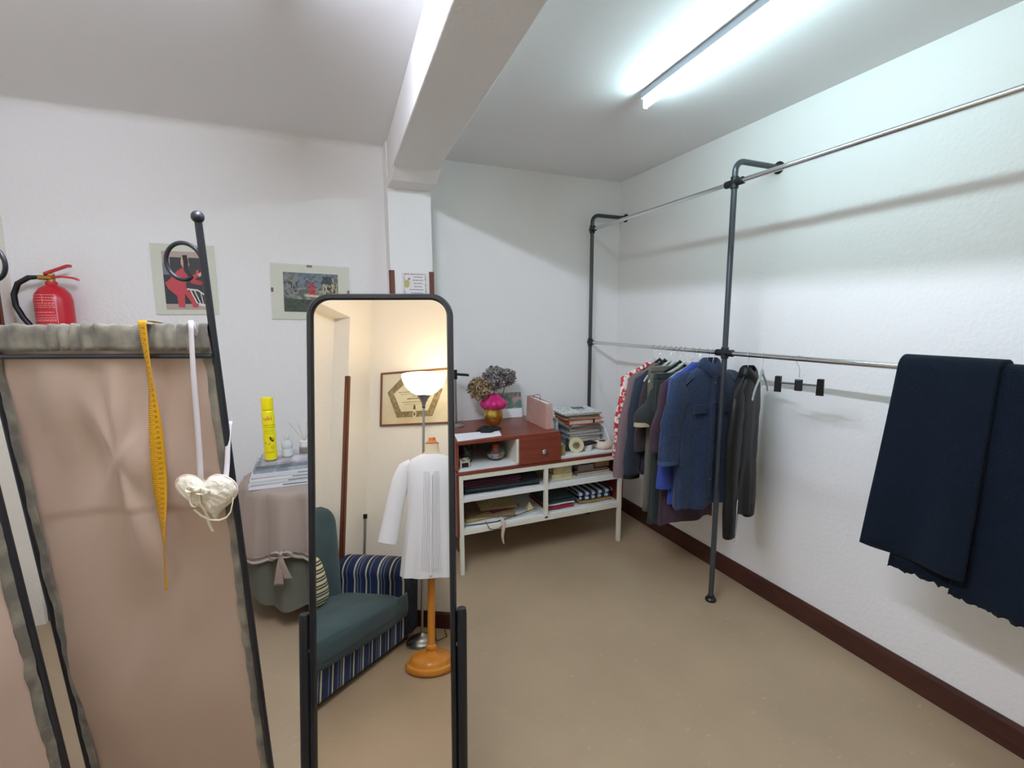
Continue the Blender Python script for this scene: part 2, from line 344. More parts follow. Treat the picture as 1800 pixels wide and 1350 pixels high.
def garment(name, label, cat, y, yaw, hw, hd, zt, zb, m, sl=None, collar=None, seed=0, group=None, flare=1.0, xo=0.0, fold=.012, cuffm=None, sleeves=(-1, 1), hemdip=0.0, neck=.055, slope=.09):
    T = RZ(XK+xo, y, 0, yaw)
    t = thing(name, label, cat, (XK+xo, y, zb), group)
    H = zt-zb
    rings = [(0, neck, hd*.75), (.012, neck+.018, hd*.9), (slope*.45, hw*.62, hd*.95), (slope*.8, hw*.88, hd), (slope, hw*.97, hd), (slope+.05, hw, hd), (.25, hw*.95, hd*1.02), (.40, hw*.92, hd*1.02)]
    rings = [r for r in rings if r[0] < H*.85]
    n0 = len(rings)
    for k in range(1, 9):
        s_ = rings[n0-1][0] + (H-rings[n0-1][0])*k/8; rings.append((s_, hw*(.92+(flare-.92)*k/8), hd*(1.02+.1*k/8)))
    n = 56; vs = []
    for i, (dz, w, d) in enumerate(rings):
        kk = smooth01(dz/H)
        for k in range(n):
            q = 2*PI*k/n; cx, sy = math.cos(q), math.sin(q)
            w_ = w*(1+.02*math.sin(3*q+seed))
            fo = fold*kk*(math.sin(7*q+seed*1.7)+.6*math.sin(11*q+seed*2.3+dz*3)) + .008*kk*fbm(cx*2+seed, dz*5, seed)
            x = w_*(abs(cx)**.85)*(1 if cx > 0 else -1); yy = d*(abs(sy)**.7)*(1 if sy > 0 else -1) + fo*(1 if sy > 0 else -1)*min(1, abs(sy)*2)
            z = zt-dz
            if i == len(rings)-1: z += .008*math.sin(5*q+seed) - hemdip*abs(cx)
            vs.append((x, yy, z))
    fs = [(i*n+k, i*n+(k+1) % n, (i+1)*n+(k+1) % n, (i+1)*n+k) for i in range(len(rings)-1) for k in range(n)]
    fs.append(tuple(range(n))); 
    # turned-in hem
    o = len(vs); base = (len(rings)-1)*n
    for k in range(n): p = vs[base+k]; vs.append((p[0]*.97, p[1]*.7, p[2]+.03))
    fs += [(base+k, base+(k+1) % n, o+(k+1) % n, o+k) for k in range(n)]; fs.append(tuple(range(o, o+n)))
    MB(T).add(vs, fs).build('body', m, t, smooth=70)
    if sl:
        L, r0, r1, out = sl
        for s in sleeves:
            sx = s*(hw*.90); z0 = zt-slope-.03
            pts = [(s*hw*.60, 0, zt-slope*.62), (s*hw*.76, 0, zt-slope*.80-.004), (sx + s*.004, 0, zt-slope-.012)]; rs = [r0*.30, r0*.52, r0*.80]
            for k in range(1, 12):
                u = k/11
                pts.append((sx + s*(.010+out*smooth01(u*1.2)) + .006*math.sin(u*9+seed), -.006*math.sin(u*5+seed), z0-.02-(L-.02)*u)); rs.append((r0+(r1-r0)*u)*(.92+.08*min(1, u*6))*(1+.05*math.sin(u*14+seed)+.03*math.sin(u*31)))
            q = MB(T).tube(pts, rs, 22, flat=.5, upv=(0, 0, 1)).build('sleeve', m, t, smooth=60)
            if cuffm:
                e = V(pts[-1]); MB(T).tube([e+V((0, 0, .022)), e+V((0, 0, -.003))], [r1*1.05, r1*1.06], 22, flat=.52, upv=(1, 0, 0)).build('cuff', cuffm, q, smooth=60)
    if collar:
        ch, cm = collar
        vs = []; n = 28
        for j, (dz, rr) in enumerate([(-.02, neck+.006), (ch*.6, neck-.004), (ch, neck-.004), (ch*.7, neck+.008), (-.022, neck+.026)]):
            for k in range(n):
                q = 2*PI*k/n; dip = .03*max(0, -math.sin(q))**3
                vs.append((rr*math.cos(q)*1.1, rr*math.sin(q)*.60-.004, zt+dz-dip-(.02*max(0, -math.sin(q))**4 if j == 4 else 0)))
        fs = [(i*n+k, i*n+(k+1) % n, (i+1)*n+(k+1) % n, (i+1)*n+k) for i in range(4) for k in range(n)]
        MB(T).add(vs, fs).build('collar', cm, t, smooth=60, thick=.003)
    return t, T
CG = 'clothes hanging on the lower rail'
hk = [(2.465, 'clear'), (2.405, 'dark'), (2.357, 'dark'), (2.306, 'clear'), (2.262, 'clear'), (2.222, 'dark'), (2.182, 'clear'), (2.12, 'grey'), (2.071, 'dark'), (2.008, 'dark'), (1.966, 'dark')]
hl = ['hanger of the red-and-white blouse, farthest along the rail', 'dark hanger carrying the mauve brown coat', 'dark hanger carrying the navy jacket with leather cuffs',
      'clear plastic hanger behind the khaki trousers', 'clear plastic hanger holding the grey khaki trousers', 'dark hanger of the black short-sleeved dress', 'clear plastic hanger holding the dark green skirt',
      'grey plastic hanger of the maroon top with its arm showing', 'dark hanger of the royal blue shirt', 'dark hanger inside the denim jacket', 'second dark hanger just right of the denim jacket\'s own']
for (y, k), l in zip(hk, hl): hanger(y, 0.0, k, l)
# far to near
fl = mat('red_white_print', (176, 40, 44), .8, var=(38, (228, 214, 206), .47, .53))
garment('patterned_blouse', 'red and white patterned blouse, farthest garment on the rail', 'blouse', 2.465, 0, .225, .022, 1.335, .78, fl, sl=(.50, .052, .045, .035), seed=1, group=CG, fold=.004)
garment('long_coat', 'mauve brown coat hanging near the far end of the rail', 'coat', 2.405, 0, .20, .026, 1.335, .62, fabric('mauve_wool', (110, 92, 94)), sl=(.60, .062, .060, .075), seed=2, group=CG, fold=.004)
lthr = mat('black_leather', (11, 11, 12), .5, bump=(30, .5, .004), spec=.38)
garment('navy_jacket', 'dark navy jacket with shiny black leather cuffs, beside the mauve coat', 'jacket', 2.352, 0, .19, .026, 1.33, .66, fabric('navy_stripe', (26, 32, 44), var=(3, (36, 46, 64), .4, .7)), sl=(.585, .062, .055, .05), cuffm=lthr, seed=3, group=CG, fold=.005)
garment('brown_top', 'dark brown long top between the navy jacket and khaki trousers', 'top', 2.306, 0, .17, .018, 1.325, .70, fabric('dark_brown_cloth', (50, 40, 42)), sl=(.40, .045, .04, .045), seed=4, group=CG, fold=.003)
# trousers folded over their clips
def hanging_strip(name, label, cat, y, x0, x1, zt, zb, m, seed, group=CG):
    t = thing(name, label, cat, ((x0+x1)/2, y, zb), group)
    def f(side):
        def g(u, v):
            x = x0+(x1-x0)*u; w = .006*math.sin(u*9+seed)*(.3+v); return V((x+.004*math.sin(v*4), y+side*.009+w, zt+(zb-zt)*v))
        return g
    MB().grid(f(-1), 16, 24).build('front_panel', m, t, smooth=60, thick=.004)
    MB().grid(f(1), 16, 24).build('back_panel', m, t, smooth=60, thick=.004)
    MB().box(x0, x1, y-.014, y+.014, zt-.004, zt+.03).build('waistband', m, t, bevel=.004)
    return t
hanging_strip('trousers', 'grey khaki trousers clipped by the waist, beside the black dress', 'trousers', 2.265, 1.83, 2.16, 1.30, .42, fabric('khaki_grey', (104, 100, 88)), 1)
bl, Tb = garment('short_sleeved_dress', 'black short-sleeved dress with cream piping at the cuff', 'dress', 2.222, 0, .175, .016, 1.295, .42, fabric('black_crepe', (38, 40, 40)), sl=(.17, .062, .066, .085), cuffm=mat('cream_piping', (176, 162, 132), .7), seed=5, group=CG, fold=.004, slope=.11)
hanging_strip('skirt', 'dark green skirt hanging just left of the maroon top', 'skirt', 2.176, 1.80, 2.20, 1.27, .38, fabric('dark_green_cloth', (34, 44, 42)), 2)
garment('maroon_top', 'long maroon purple top whose hem hangs lowest, behind the denim jacket', 'top', 2.115, 0, .205, .020, 1.33, .40, fabric('maroon_cloth', (58, 38, 50)), sl=(.36, .05, .05, .045), seed=6, group=CG, flare=1.02, fold=.006)
rb, Tr = garment('royal_blue_shirt', 'bright royal blue shirt showing its shoulder and cuff behind the denim', 'shirt', 2.062, 0, .190, .022, 1.365, .55, fabric('royal_blue_cotton', (40, 62, 142), .75), sl=(.60, .052, .054, .035), seed=7, group=CG, fold=.004)
dn = fabric('denim', (23, 38, 64), .85, var=(60, (31, 49, 79), .35, .65))
dj, Td = garment('denim_jacket', 'blue denim jacket with turned-back three-quarter sleeves, left of the pole', 'denim jacket', 1.99, 0, .225, .034, 1.36, .545, dn, sl=(.42, .078, .066, .045), collar=(.035, dn), neck=.05, cuffm=mat('denim_inside', (50, 70, 100), .8), seed=8, group=CG, flare=.90, fold=.012)
MB(Td).box(-.012, .012, -.052, -.034, .60, 1.30).build('button_placket', fabric('denim_seam', (22, 36, 60)), dj, bevel=.002)
for k in range(6):
    MB(Td).lathe((0, -.052, 1.26-k*.11), [(.0065, 0), (.007, .002), (.004, .004)], 12, Matrix.Rotation(PI/2, 4, 'X')).build('button', M['steel'], dj, smooth=30)
for s in (-1, 1):
    MB(Td).rbox((s*.10, -.050, 1.12), (.09, .006, .05)).build('pocket_flap', fabric('denim_flap', (25, 40, 68)), dj, bevel=.002)
# leather jacket right of the pole
lj, Tl = garment('leather_jacket', 'black leather biker jacket with zipped sleeve, right of the rack pole', 'leather jacket', 1.750, math.radians(27), .165, .048, 1.34, .62, lthr, sl=(.70, .070, .060, .020), collar=(.03, lthr), seed=9, group=CG, flare=.9, fold=.008, xo=.02)
MB(Tl).tube([(-.188, -.034, .72), (-.186, -.033, .62), (-.183, -.032, .535)], .004, 8).build('sleeve_zip', M['chrome'], lj, smooth=40)
MB(Tl).box(-.186, -.178, -.036, -.032, .49, .53).build('zip_pull', M['chrome'], lj, bevel=.001)
hanger(1.735, math.radians(27), 'dark', 'dark hanger inside the black leather jacket')
hanger(1.651, math.radians(30), 'grey', 'empty grey plastic hanger right of the leather jacket')
hanger(1.457, math.radians(112), 'clip', 'empty black trouser hanger with two clips on the lower rail')

# folded navy cloth over the rail
navy = mat('navy_wool', (5, 15, 27), .95, bump=(220, .8, .003), sheen=.04, spec=.2)
nf = thing('folded_fabric', 'large piece of dark navy wool cloth folded over the lower rail', 'fabric', (2.0, .5, .66))
def drape(y0, y1, zf, zbk, off, seed, fray):
    def g(u, v):
        y = y0+(y1-y0)*u; r = .016+off
        wav = .012*math.sin(u*8+seed)*min(1, abs(v-.45)*3)
        if v < .45:
            k = 1-v/.45; z = 1.43-.0+(zf-1.43)*k; x = XK-r-.045*k - wav*k; yy = y + (y0-.95)*.0 + (.035*k*(1-u))
            if fray and k > .999: z += .012*noise.noise(V((y*60, seed, 0)))+.006*noise.noise(V((y*190, seed, 3)))
        elif v < .55:
            q = PI*(v-.45)/.10; x = XK-r*math.cos(q); z = 1.43+(r)*math.sin(q)+.0; yy = y
        else:
            k = (v-.55)/.45; z = 1.43+(zbk-1.43)*k; x = XK+r+.03*k+wav*k*.5; yy = y
        return V((x, yy, z))
    return g
MB().grid(drape(1.045, .765, .745, .80, .024, 1, False), 40, 90).build('upper_fold', navy, nf, smooth=60, thick=.020)
MB().grid(drape(.955, .10, .690, .76, .004, 2, True), 130, 90).build('lower_layer', navy, nf, smooth=60, thick=.014)
MB().grid(drape(.775, .12, .672, .74, .016, 4.2, True), 110, 90).build('side_fold', navy, nf, smooth=60, thick=.010)

# ---------------------------------------------------------------- low shelf unit
ux0, ux1, uy0, uy1 = .765, 1.975, 2.70, 3.28
un = thing('shelf_unit', 'low cream metal shelf unit with a reddish wood top box and drawer', 'shelf unit', ((ux0+ux1)/2, 3.0, 0))
def leg(x, y, z0, z1, w=.026): return MB().box(x-w/2, x+w/2, y-w/2, y+w/2, z0, z1)
for x in (ux0+.013, ux1-.013):
    for y in (uy0+.013, uy1-.013): leg(x, y, 0, .655).build('leg', M['cream'], un, bevel=.002)
leg(1.368, uy0+.013, .28, .625).build('upright', M['cream'], un, bevel=.002)
leg(1.368, uy1-.013, .28, .625).build('upright', M['cream'], un, bevel=.002)
for z in (.625, .265):
    mb = MB().box(ux0+.026, ux1-.026, uy0, uy0+.026, z, z+.03).box(ux0+.026, ux1-.026, uy1-.026, uy1, z, z+.03)
    for x in (ux0, ux1-.026): mb.box(x, x+.026, uy0+.026, uy1-.026, z, z+.03)
    mb.build('rail_frame', M['cream'], un, bevel=.002)
MB().box(ux0+.026, ux1-.026, uy0+.004, uy1-.004, .478, .508).build('shelf', M['white'], un, bevel=.002)
MB().box(ux0+.026, ux1-.026, uy0+.026, uy1-.004, .285, .300).build('shelf', M['white'], un, bevel=.002)
for x in (ux0-.016, ux1+.001): MB().box(x, x+.015, uy0+.01, uy1, .25, .656).build('side_panel', M['wood'], un, bevel=.002)
MB().box(ux0+.02, ux1-.02, uy1-.003, uy1+.005, .27, .655).build('back_panel', M['white'], un)
MB().box(ux0-.016, ux1+.016, uy0-.002, uy1+.005, .656, .676).build('wood_board', M['wood'], un, bevel=.002)
MB().box(ux0, ux1, uy0+.012, uy1, .676, .690).build('white_liner', M['white'], un, bevel=.001)
# box on top: open niche and drawer
dx = 1.168
bx = MB().box(.745, 1.468, uy0, uy1, .850, .872).build('box_top', M['wood'], un, bevel=.002)
MB().box(.745, .765, uy0+.002, uy1, .690, .850).build('box_side', M['wood'], un)
MB().box(1.450, 1.466, uy0+.016, uy1, .690, .850).build('box_side', M['wood'], un)
MB().box(dx-.018, dx, uy0+.004, uy1, .690, .850).build('partition', M['cream'], un)
MB().box(.765, dx-.018, uy1-.012, uy1, .690, .850).build('box_back', M['white'], un)
dr = MB().box(dx+.001, 1.468, uy0-.012, uy0+.008, .680, .852).build('drawer', M['wood'], un, bevel=.002)
MB().lathe((1.335, uy0-.012, .755), [(.008, 0), (.006, .008), (.014, .014), (.017, .022), (.012, .030), (0, .032)], 20, Matrix.Rotation(PI/2, 4, 'X')).build('knob', mat('crystal_knob', (210, 210, 212), .1, metal=.8), dr, smooth=40)
# raised side and back edge at the right end
mb = MB().add([(1.975, 3.27, .69), (1.975, 2.86, .69), (1.975, 2.95, .80), (1.975, 3.27, .865)] + [(1.99, 3.27, .69), (1.99, 2.86, .69), (1.99, 2.95, .80), (1.99, 3.27, .865)],
              [(0, 1, 2, 3), (7, 6, 5, 4), (0, 4, 5, 1), (1, 5, 6, 2), (2, 6, 7, 3), (3, 7, 4, 0)])
mb.build('end_panel', M['white'], un, bevel=.002)

# ---- on the top
ZT = .872
o = MB().prism([(0, 0), (.30, .03), (.335, .17), (.03, .19)], lambda x, y, d: V((.765+x, 2.715+y, ZT+d)), .0015).build('sheet_of_paper', M['paper']); tag(o, 'white sheet of paper lying at the front left of the unit top', 'paper')
def pouch(u, v):
    q = 2*PI*u; r = math.sin(PI*v*.5); rr = .95+.18*math.sin(3*q+1)+.08*math.sin(7*q)
    return V((1.03+.085*r*rr*math.cos(q), 2.90+.055*r*rr*math.sin(q), ZT+.003+.026*math.cos(PI*v*.5)*(1+.25*math.sin(4*q))))
o = MB().grid(pouch, 40, 10, True).build('cloth_pouch', M['black_cloth'], smooth=60); tag(o, 'crumpled black cloth pouch on the white paper', 'pouch')
# brass pot with magenta wrap and dried flowers
px_, py_ = 1.135, 3.08
t = thing('brass_pot', 'shiny brass round pot holding the dried flowers', 'pot', (px_, py_, ZT))
brass = mat('brass', (226, 196, 96), .30, metal=1.0)
MB().lathe((px_, py_, ZT), [(.035, 0), (.040, .006), (.06, .03), (.068, .06), (.066, .09), (.058, .115), (.061, .12), (.055, .12), (.052, .09), (.03, .02), (0, .015)], 36).build('bowl', brass, t, smooth=50)
def wrap(u, v):
    q = 2*PI*u; a = 1+.10*math.sin(9*q)+.06*math.sin(17*q)
    r = (.058+.035*math.sin(PI*min(1, v*1.1))*1.0)*(1-.55*v**2.2)*a
    return V((px_+r*math.cos(q), py_+r*math.sin(q), ZT+.112+.105*v-.02*math.sin(PI*v)*0))
t2 = MB().grid(wrap, 72, 14, True).build('ribbon_wrap', mat('magenta_satin', (196, 20, 108), .45, sheen=.2), smooth=60, thick=.003); tag(t2, 'magenta pink satin gathered in the brass pot', 'ribbon')
rng = random.Random(4)
def bloom(label, c, r, m, stem):
    t = thing('dried_flower', label, 'dried flower', stem, 'dried hydrangeas in the brass pot')
    mb = MB()
    for k in range(700):
        d = V((rng.gauss(0, 1), rng.gauss(0, 1), rng.gauss(0, 1))).normalized(); p = V(c)+d*r*(.72+.3*rng.random()); s = r*.20
        a = d.orthogonal().normalized(); b = d.cross(a); an = rng.random()*6.28
        a2 = a*math.cos(an)+b*math.sin(an)+d*rng.uniform(-.7, .7); b2 = b*math.cos(an)-a*math.sin(an)+d*rng.uniform(-.7, .7)
        mb.add([p, p+a2*s*.7-b2*s*.3, p+(a2+b2)*s*.6+d*s*.4, p+b2*s*.7-a2*s*.3], [(0, 1, 2), (0, 2, 3)])
    mb.build('petals', m, t)
    MB().tube([stem, (V(stem)+V(c))/2+V((0, 0, .01)), c], .003, 6).build('stem', mat('dry_stem', (90, 80, 50), .8), t, smooth=60)
bloom('beige dried hydrangea head leaning left of the brass pot', (1.03, 3.08, 1.135), .078, mat('beige_petals', (172, 148, 112), .9, var=(30, (120, 96, 66), .4, .6)), (px_-.015, py_, ZT+.04))
bloom('tall dusty dried hydrangea head above the brass pot', (1.15, 3.10, 1.20), .085, mat('dusty_petals', (150, 146, 140), .9, var=(30, (104, 96, 96), .4, .6)), (px_, py_+.01, ZT+.04))
bloom('small grey dried hydrangea head at the right above the pot', (1.26, 3.12, 1.20), .06, mat('grey_petals', (140, 132, 128), .9, var=(30, (96, 84, 84), .4, .6)), (px_+.02, py_, ZT+.04))
# card leaning at the back, jewellery lamp, bag
t = thing('greeting_card', 'flowery card standing at the back of the unit top', 'card', (1.33, 3.24, ZT))
MB().add([(1.245, 3.235, ZT+.001), (1.425, 3.225, ZT+.001), (1.425, 3.262, ZT+.19), (1.245, 3.268, ZT+.19), (1.245, 3.240, ZT+.001), (1.425, 3.230, ZT+.001), (1.425, 3.266, ZT+.19), (1.245, 3.272, ZT+.19)],
         [(0, 1, 2, 3), (7, 6, 5, 4), (0, 4, 5, 1), (1, 5, 6, 2), (2, 6, 7, 3), (3, 7, 4, 0)]).build('board', mat('green_pink_print', (96, 128, 112), .6, var=(18, (190, 150, 160), .45, .6)), t)
MB().add([(1.246, 3.233, ZT+.002), (1.424, 3.223, ZT+.002), (1.424, 3.236, ZT+.070), (1.246, 3.246, ZT+.070)], [(0, 1, 2, 3)]).build('label_strip', M['paper'], t, thick=.002)
t = thing('table_lamp', 'slim chrome pole lamp with a black head behind the mirror edge', 'table lamp', (.87, 3.12, ZT))
MB().lathe((.87, 3.12, ZT), [(.055, 0), (.055, .008), (.04, .014), (.012, .02)], 28).build('base', M['steel'], t, smooth=40)
MB().cyl((.87, 3.12, ZT+.018), (.87, 3.12, 1.215), .008).build('pole', M['steel'], t, smooth=40)
MB().cyl((.87, 3.12, 1.205), (.87, 3.12, 1.27), .014).rbox((.915, 3.12, 1.235), (.10, .03, .016), 0, 0, .12).build('head', M['blackp'], t, smooth=40)
t = thing('gift_bag', 'pinkish brown paper gift bag on the right edge of the box top', 'gift bag', (1.46, 2.98, ZT))
kb = mat('pink_kraft', (190, 152, 140), .6, var=(9, (206, 180, 172), .5, .62))
def bagf(): return RZ(1.432, 2.95, ZT, math.radians(0))
MB(bagf()).add([(-.028, -.16, .001), (.028, -.16, .001), (.028, .16, .001), (-.028, .16, .001), (-.022, -.16, .175), (.022, -.16, .175), (.022, .16, .185), (-.022, .16, .185)],
               [(0, 1, 5, 4), (1, 2, 6, 5), (2, 3, 7, 6), (3, 0, 4, 7), (0, 3, 2, 1)]).build('paper_body', kb, t, thick=.002)
MB(bagf()).box(-.020, .020, -.155, .155, .168, .172).build('tissue', M['paper'], t)
MB(bagf()).tube([(-.02, -.06, .175), (-.015, -.045, .205), (0, 0, .215), (-.015, .045, .205), (-.02, .06, .18)], .0018, 6).build('handle', M['black_cloth'], t, smooth=60)
# ---- in the niche
t = thing('glass_bowl', 'round glass bowl of orange and white sweets in the open niche', 'glass bowl', (1.055, 2.84, .69))
MB().lathe((1.055, 2.84, .69), [(.028, .001), (.05, .012), (.066, .04), (.066, .06), (.05, .09), (.047, .09), (.062, .058), (.06, .04), (.045, .015), (0, .008)], 32).build('glass', M['glass'], t, smooth=60)
MB().lathe((1.055, 2.84, .69), [(.02, .012), (.045, .018), (.056, .038), (.05, .05), (0, .052)], 28).build('filling', mat('white_candy', (225, 222, 214), .5, var=(22, (214, 82, 40), .52, .56)), t, smooth=60)
MB().lathe((1.055, 2.84, .69), [(.022, .053), (.022, .10), (.018, .105), (0, .106)], 20).build('orange_lid', mat('orange_plastic', (196, 78, 30), .35), t, smooth=40)
t = thing('glass_jar', 'small clear glass jar at the left inside the niche', 'glass jar', (.865, 2.86, .69))
MB().lathe((.865, 2.86, .69), [(.028, .001), (.032, .01), (.032, .06), (.024, .075), (.026, .085), (.022, .085), (.021, .075), (.028, .058), (.028, .012), (0, .008)], 28).build('glass', M['glass'], t, smooth=50)
t = thing('trinket_box', 'small black and white square trinket box at the niche front', 'box', (.815, 2.755, .69))
MB().box(.783, .843, 2.73, 2.785, .6905, .737).build('case', mat('cream_box', (206, 204, 186), .4), t, bevel=.003)
MB().box(.792, .834, 2.726, 2.7295, .699, .727).build('dark_window', M['blackp'], t)
MB().box(.780, .846, 2.728, 2.788, .737, .743).build('lid', mat('cream_lid', (196, 190, 160), .4, var=(40, (60, 56, 50), .5, .6)), t, bevel=.001)
for k, (x, y, h, c) in enumerate(((.90, 3.05, .10, (70, 66, 62)), (1.0, 3.12, .12, (120, 110, 100)))):
    o = MB().lathe((x, y, .69), [(.03, .001), (.033, .01), (.033, h-.02), (.02, h), (0, h+.002)], 20).build('small_jar', mat('jar_%d' % k, c, .4), smooth=40)
    tag(o, ['dark squat jar deep in the niche behind the glass jar', 'taller brownish jar at the back of the niche'][k], 'jar')
# ---- right part of the board: magazines, binder, tape and so on
def mag(name, label, cat, c, size, rz, m, page=None, group=None, cover_t=.0012):
    """magazine or book: covers, spine and page block"""
    x, y, z = c; w, d, h = size; T = RZ(x, y, z, rz)
    t = thing(name, label, cat, (x, y, z), group)
    cv = MB(T).box(-w/2, w/2, -d/2, d/2, 0, cover_t).box(-w/2, w/2, -d/2, d/2, h-cover_t, h).box(-w/2, -w/2+cover_t, -d/2, d/2, cover_t, h-cover_t)
    cv.build('cover', m, t)
    MB(T).box(-w/2+cover_t, w/2-.003, -d/2+.003, d/2-.003, cover_t, h-cover_t).build('pages', page or M['pages'], t)
    return t
M['pages'] = mat('pages', (206, 202, 190), .8, var=(60, (166, 162, 152), .4, .6), stretch=(1, 1, 30))
rng = random.Random(11)
z = .6905
GM = 'old magazines in the tall pile on the unit'
cols = [(150, 150, 150), (120, 124, 122), (176, 172, 168), (140, 136, 134), (188, 186, 190), (110, 106, 104), (168, 166, 160), (200, 198, 200)]
hs = [.026, .022, .020, .016, .022, .018, .014, .012]
for i, (c, h) in enumerate(zip(cols, hs)):
    mag('magazine', ['bottom magazine of the tall pile on the unit board', 'grey magazine second from the bottom of the tall pile', 'light magazine third from the bottom of the tall pile', 'grey magazine fourth from the bottom of the tall pile', 'pale magazine fifth from the bottom of the tall pile', 'dark grey magazine sixth from the bottom of the tall pile', 'grey magazine two below the crumpled newspaper', 'pale magazine right beneath the crumpled newspaper'][i], 'magazine', (1.80+rng.uniform(-.012, .012), 3.03+rng.uniform(-.008, .008), z), (.27, .21, h), rng.uniform(-.08, .08)+PI/2*0, mat('mag%d' % i, c, .4, var=(14, tuple(int(q*.7) for q in c), .4, .7)), group=GM); z += h+.0006
mag('newspaper', 'crumpled newspaper under the orange binder', 'newspaper', (1.80, 3.01, z), (.29, .23, .012), .06, mat('newsprint', (196, 194, 190), .9, var=(40, (150, 148, 146), .45, .6))); z += .0126
t = thing('ring_binder', 'orange red ring binder in the middle of the magazine pile', 'ring binder', (1.79, 3.0, z))
T = RZ(1.79, 3.0, z, -.05); om = mat('orange_card', (206, 74, 40), .45)
MB(T).box(-.14, .14, -.12, .12, 0, .003).box(-.14, .14, -.12, .12, .033, .036).box(-.143, -.14, -.12, .12, 0, .036).build('cover', om, t, bevel=.001)
MB(T).box(-.136, .12, -.112, .112, .0032, .0328).build('papers', M['pages'], t)
MB(T).box(.05, .062, -.1215, -.12, .004, .032).build('spine_label', M['blackp'], t)
z += .0368
for i, (c, h) in enumerate((((214, 180, 132), .006), ((150, 136, 120), .01), ((196, 190, 178), .008), ((120, 112, 108), .008))):
    mag('magazine', ['sandy coloured magazine lying right on the orange binder', 'brownish magazine second above the orange binder', 'pale magazine third above the orange binder', 'dark thin magazine just under the folded newspaper'][i], 'magazine', (1.77+rng.uniform(-.015, .015), 3.0+rng.uniform(-.01, .01), z), (.27, .21, h), rng.uniform(-.12, .12), mat('magb%d' % i, c, .4), group='thin magazines above the binder'); z += h+.0006
mag('newspaper', 'folded newspaper second from the top of the pile', 'newspaper', (1.76, 2.99, z), (.30, .24, .008), -.06, mat('newsprint_b', (202, 206, 200), .9, var=(30, (150, 156, 152), .5, .62))); z += .0086
tp = mag('newspaper', 'topmost newspaper of the tall pile with a dark photo', 'newspaper', (1.75, 3.0, z), (.31, .25, .006), -.12, mat('newsprint_c', (214, 216, 212), .9, var=(45, (160, 164, 162), .52, .6)))
MB(RZ(1.75, 3.0, z, -.12)).box(.0, .10, .02, .10, .0061, .0066).build('printed_photo', mat('dark_photo', (70, 72, 70), .5, var=(30, (120, 122, 118), .4, .6)), tp)
for i, (x, c, l, hgt) in enumerate(((1.502, (128, 160, 164), 'teal grey book standing beside the box top', .19), (1.532, (176, 190, 190), 'pale blue book standing beside the magazine pile', .205), (1.562, (150, 172, 176), 'light teal upright book leaning nearest the pile', .215))):
    mm = mat('upright_book%d' % i, c, .35, var=(12, tuple(min(255, q+36) for q in c), .45, .6))
    t = thing('book', l, 'book', (x, 3.03, .6905), 'upright books')
    MB().box(x-.012, x-.010, 2.93, 3.12, .6905, .6905+hgt).box(x+.010, x+.012, 2.93, 3.12, .6905, .6905+hgt).box(x-.012, x+.012, 2.928, 2.931, .6905, .6905+hgt).build('cover', mm, t)
    MB().box(x-.010, x+.010, 2.932, 3.115, .694, .6875+hgt).build('pages', M['pages'], t)
o = MB().lathe((1.60, 2.84, .6905), [(.026, 0), (.026, .05), (.012, .062), (.012, .085), (0, .086)], 20).build('glue_bottle', mat('dark_bottle', (44, 44, 48), .3), smooth=40); tag(o, 'small dark bottle right behind the drawer front', 'bottle')
o = MB().lathe((1.515, 2.755, .6905), [(.020, 0), (.020, .048), (.016, .055), (.022, .06), (.022, .07), (0, .071)], 20).build('mustard_jar', mat('mustard_glass', (150, 140, 84), .3), smooth=40); tag(o, 'small yellowish jar beside the drawer', 'jar')
def tape_roll(name, label, c, R, r, w, m, lean):
    t = thing(name, label, 'tape roll', (c[0], c[1], c[2]-R))
    X = Matrix.Rotation(PI/2, 4, 'X') @ Matrix.Rotation(lean, 4, 'Y') if lean is not None else Matrix.Identity(4)
    X = Matrix.Rotation(lean, 4, 'Z') @ Matrix.Rotation(PI/2, 4, 'Y')
    MB().lathe(c, [(r, -w/2), (R, -w/2), (R, w/2), (r, w/2), (r, -w/2)], 40, X).build('tape', m, t, smooth=40)
    MB().lathe(c, [(r-.004, -w/2), (r, -w/2), (r, w/2), (r-.004, w/2), (r-.004, -w/2)], 32, X).build('core', mat('card_core', (150, 120, 90), .8), t, smooth=40)
tape_roll('tape_roll', 'cream roll of tape standing on edge in front of the pile', (1.635, 2.775, .6905+.052), .052, .026, .03, mat('cream_tape', (206, 200, 160), .5), math.radians(65))
t = thing('small_cup', 'white cup under a flat black case in front of the pile', 'cup', (1.735, 2.78, .6905))
MB().lathe((1.735, 2.78, .6905), [(.022, 0), (.026, .003), (.029, .045), (.026, .045), (.022, .006), (0, .005)], 28).build('body', M['white'], t, smooth=50)
o = MB().rbox((1.735, 2.79, .7425), (.125, .075, .012), .25).build('glasses_case', M['blackp'], bevel=.004); tag(o, 'flat black case resting on the white cup', 'case')
t = thing('ceramic_ring_dish', 'cream lidded dish with a heart shaped opening', 'dish', (1.87, 2.80, .6905))
MB().lathe((1.87, 2.80, .6905), [(.05, 0), (.066, .010), (.072, .025), (.066, .042), (.045, .052), (0, .054)], 40).build('body', mat('cream_ceramic', (222, 208, 190), .35), t, smooth=60)
hp = [(.022*math.sin(q)**3, .0016*(13*math.cos(q)-5*math.cos(2*q)-2*math.cos(3*q)-math.cos(4*q))) for q in [2*PI*i/28 for i in range(28)]]
MB().prism(hp, lambda x, y, d: V((1.865+x*1.25, 2.792+y*1.0, .7435+d)), .003).build('heart_hole', M['blackp'], t)

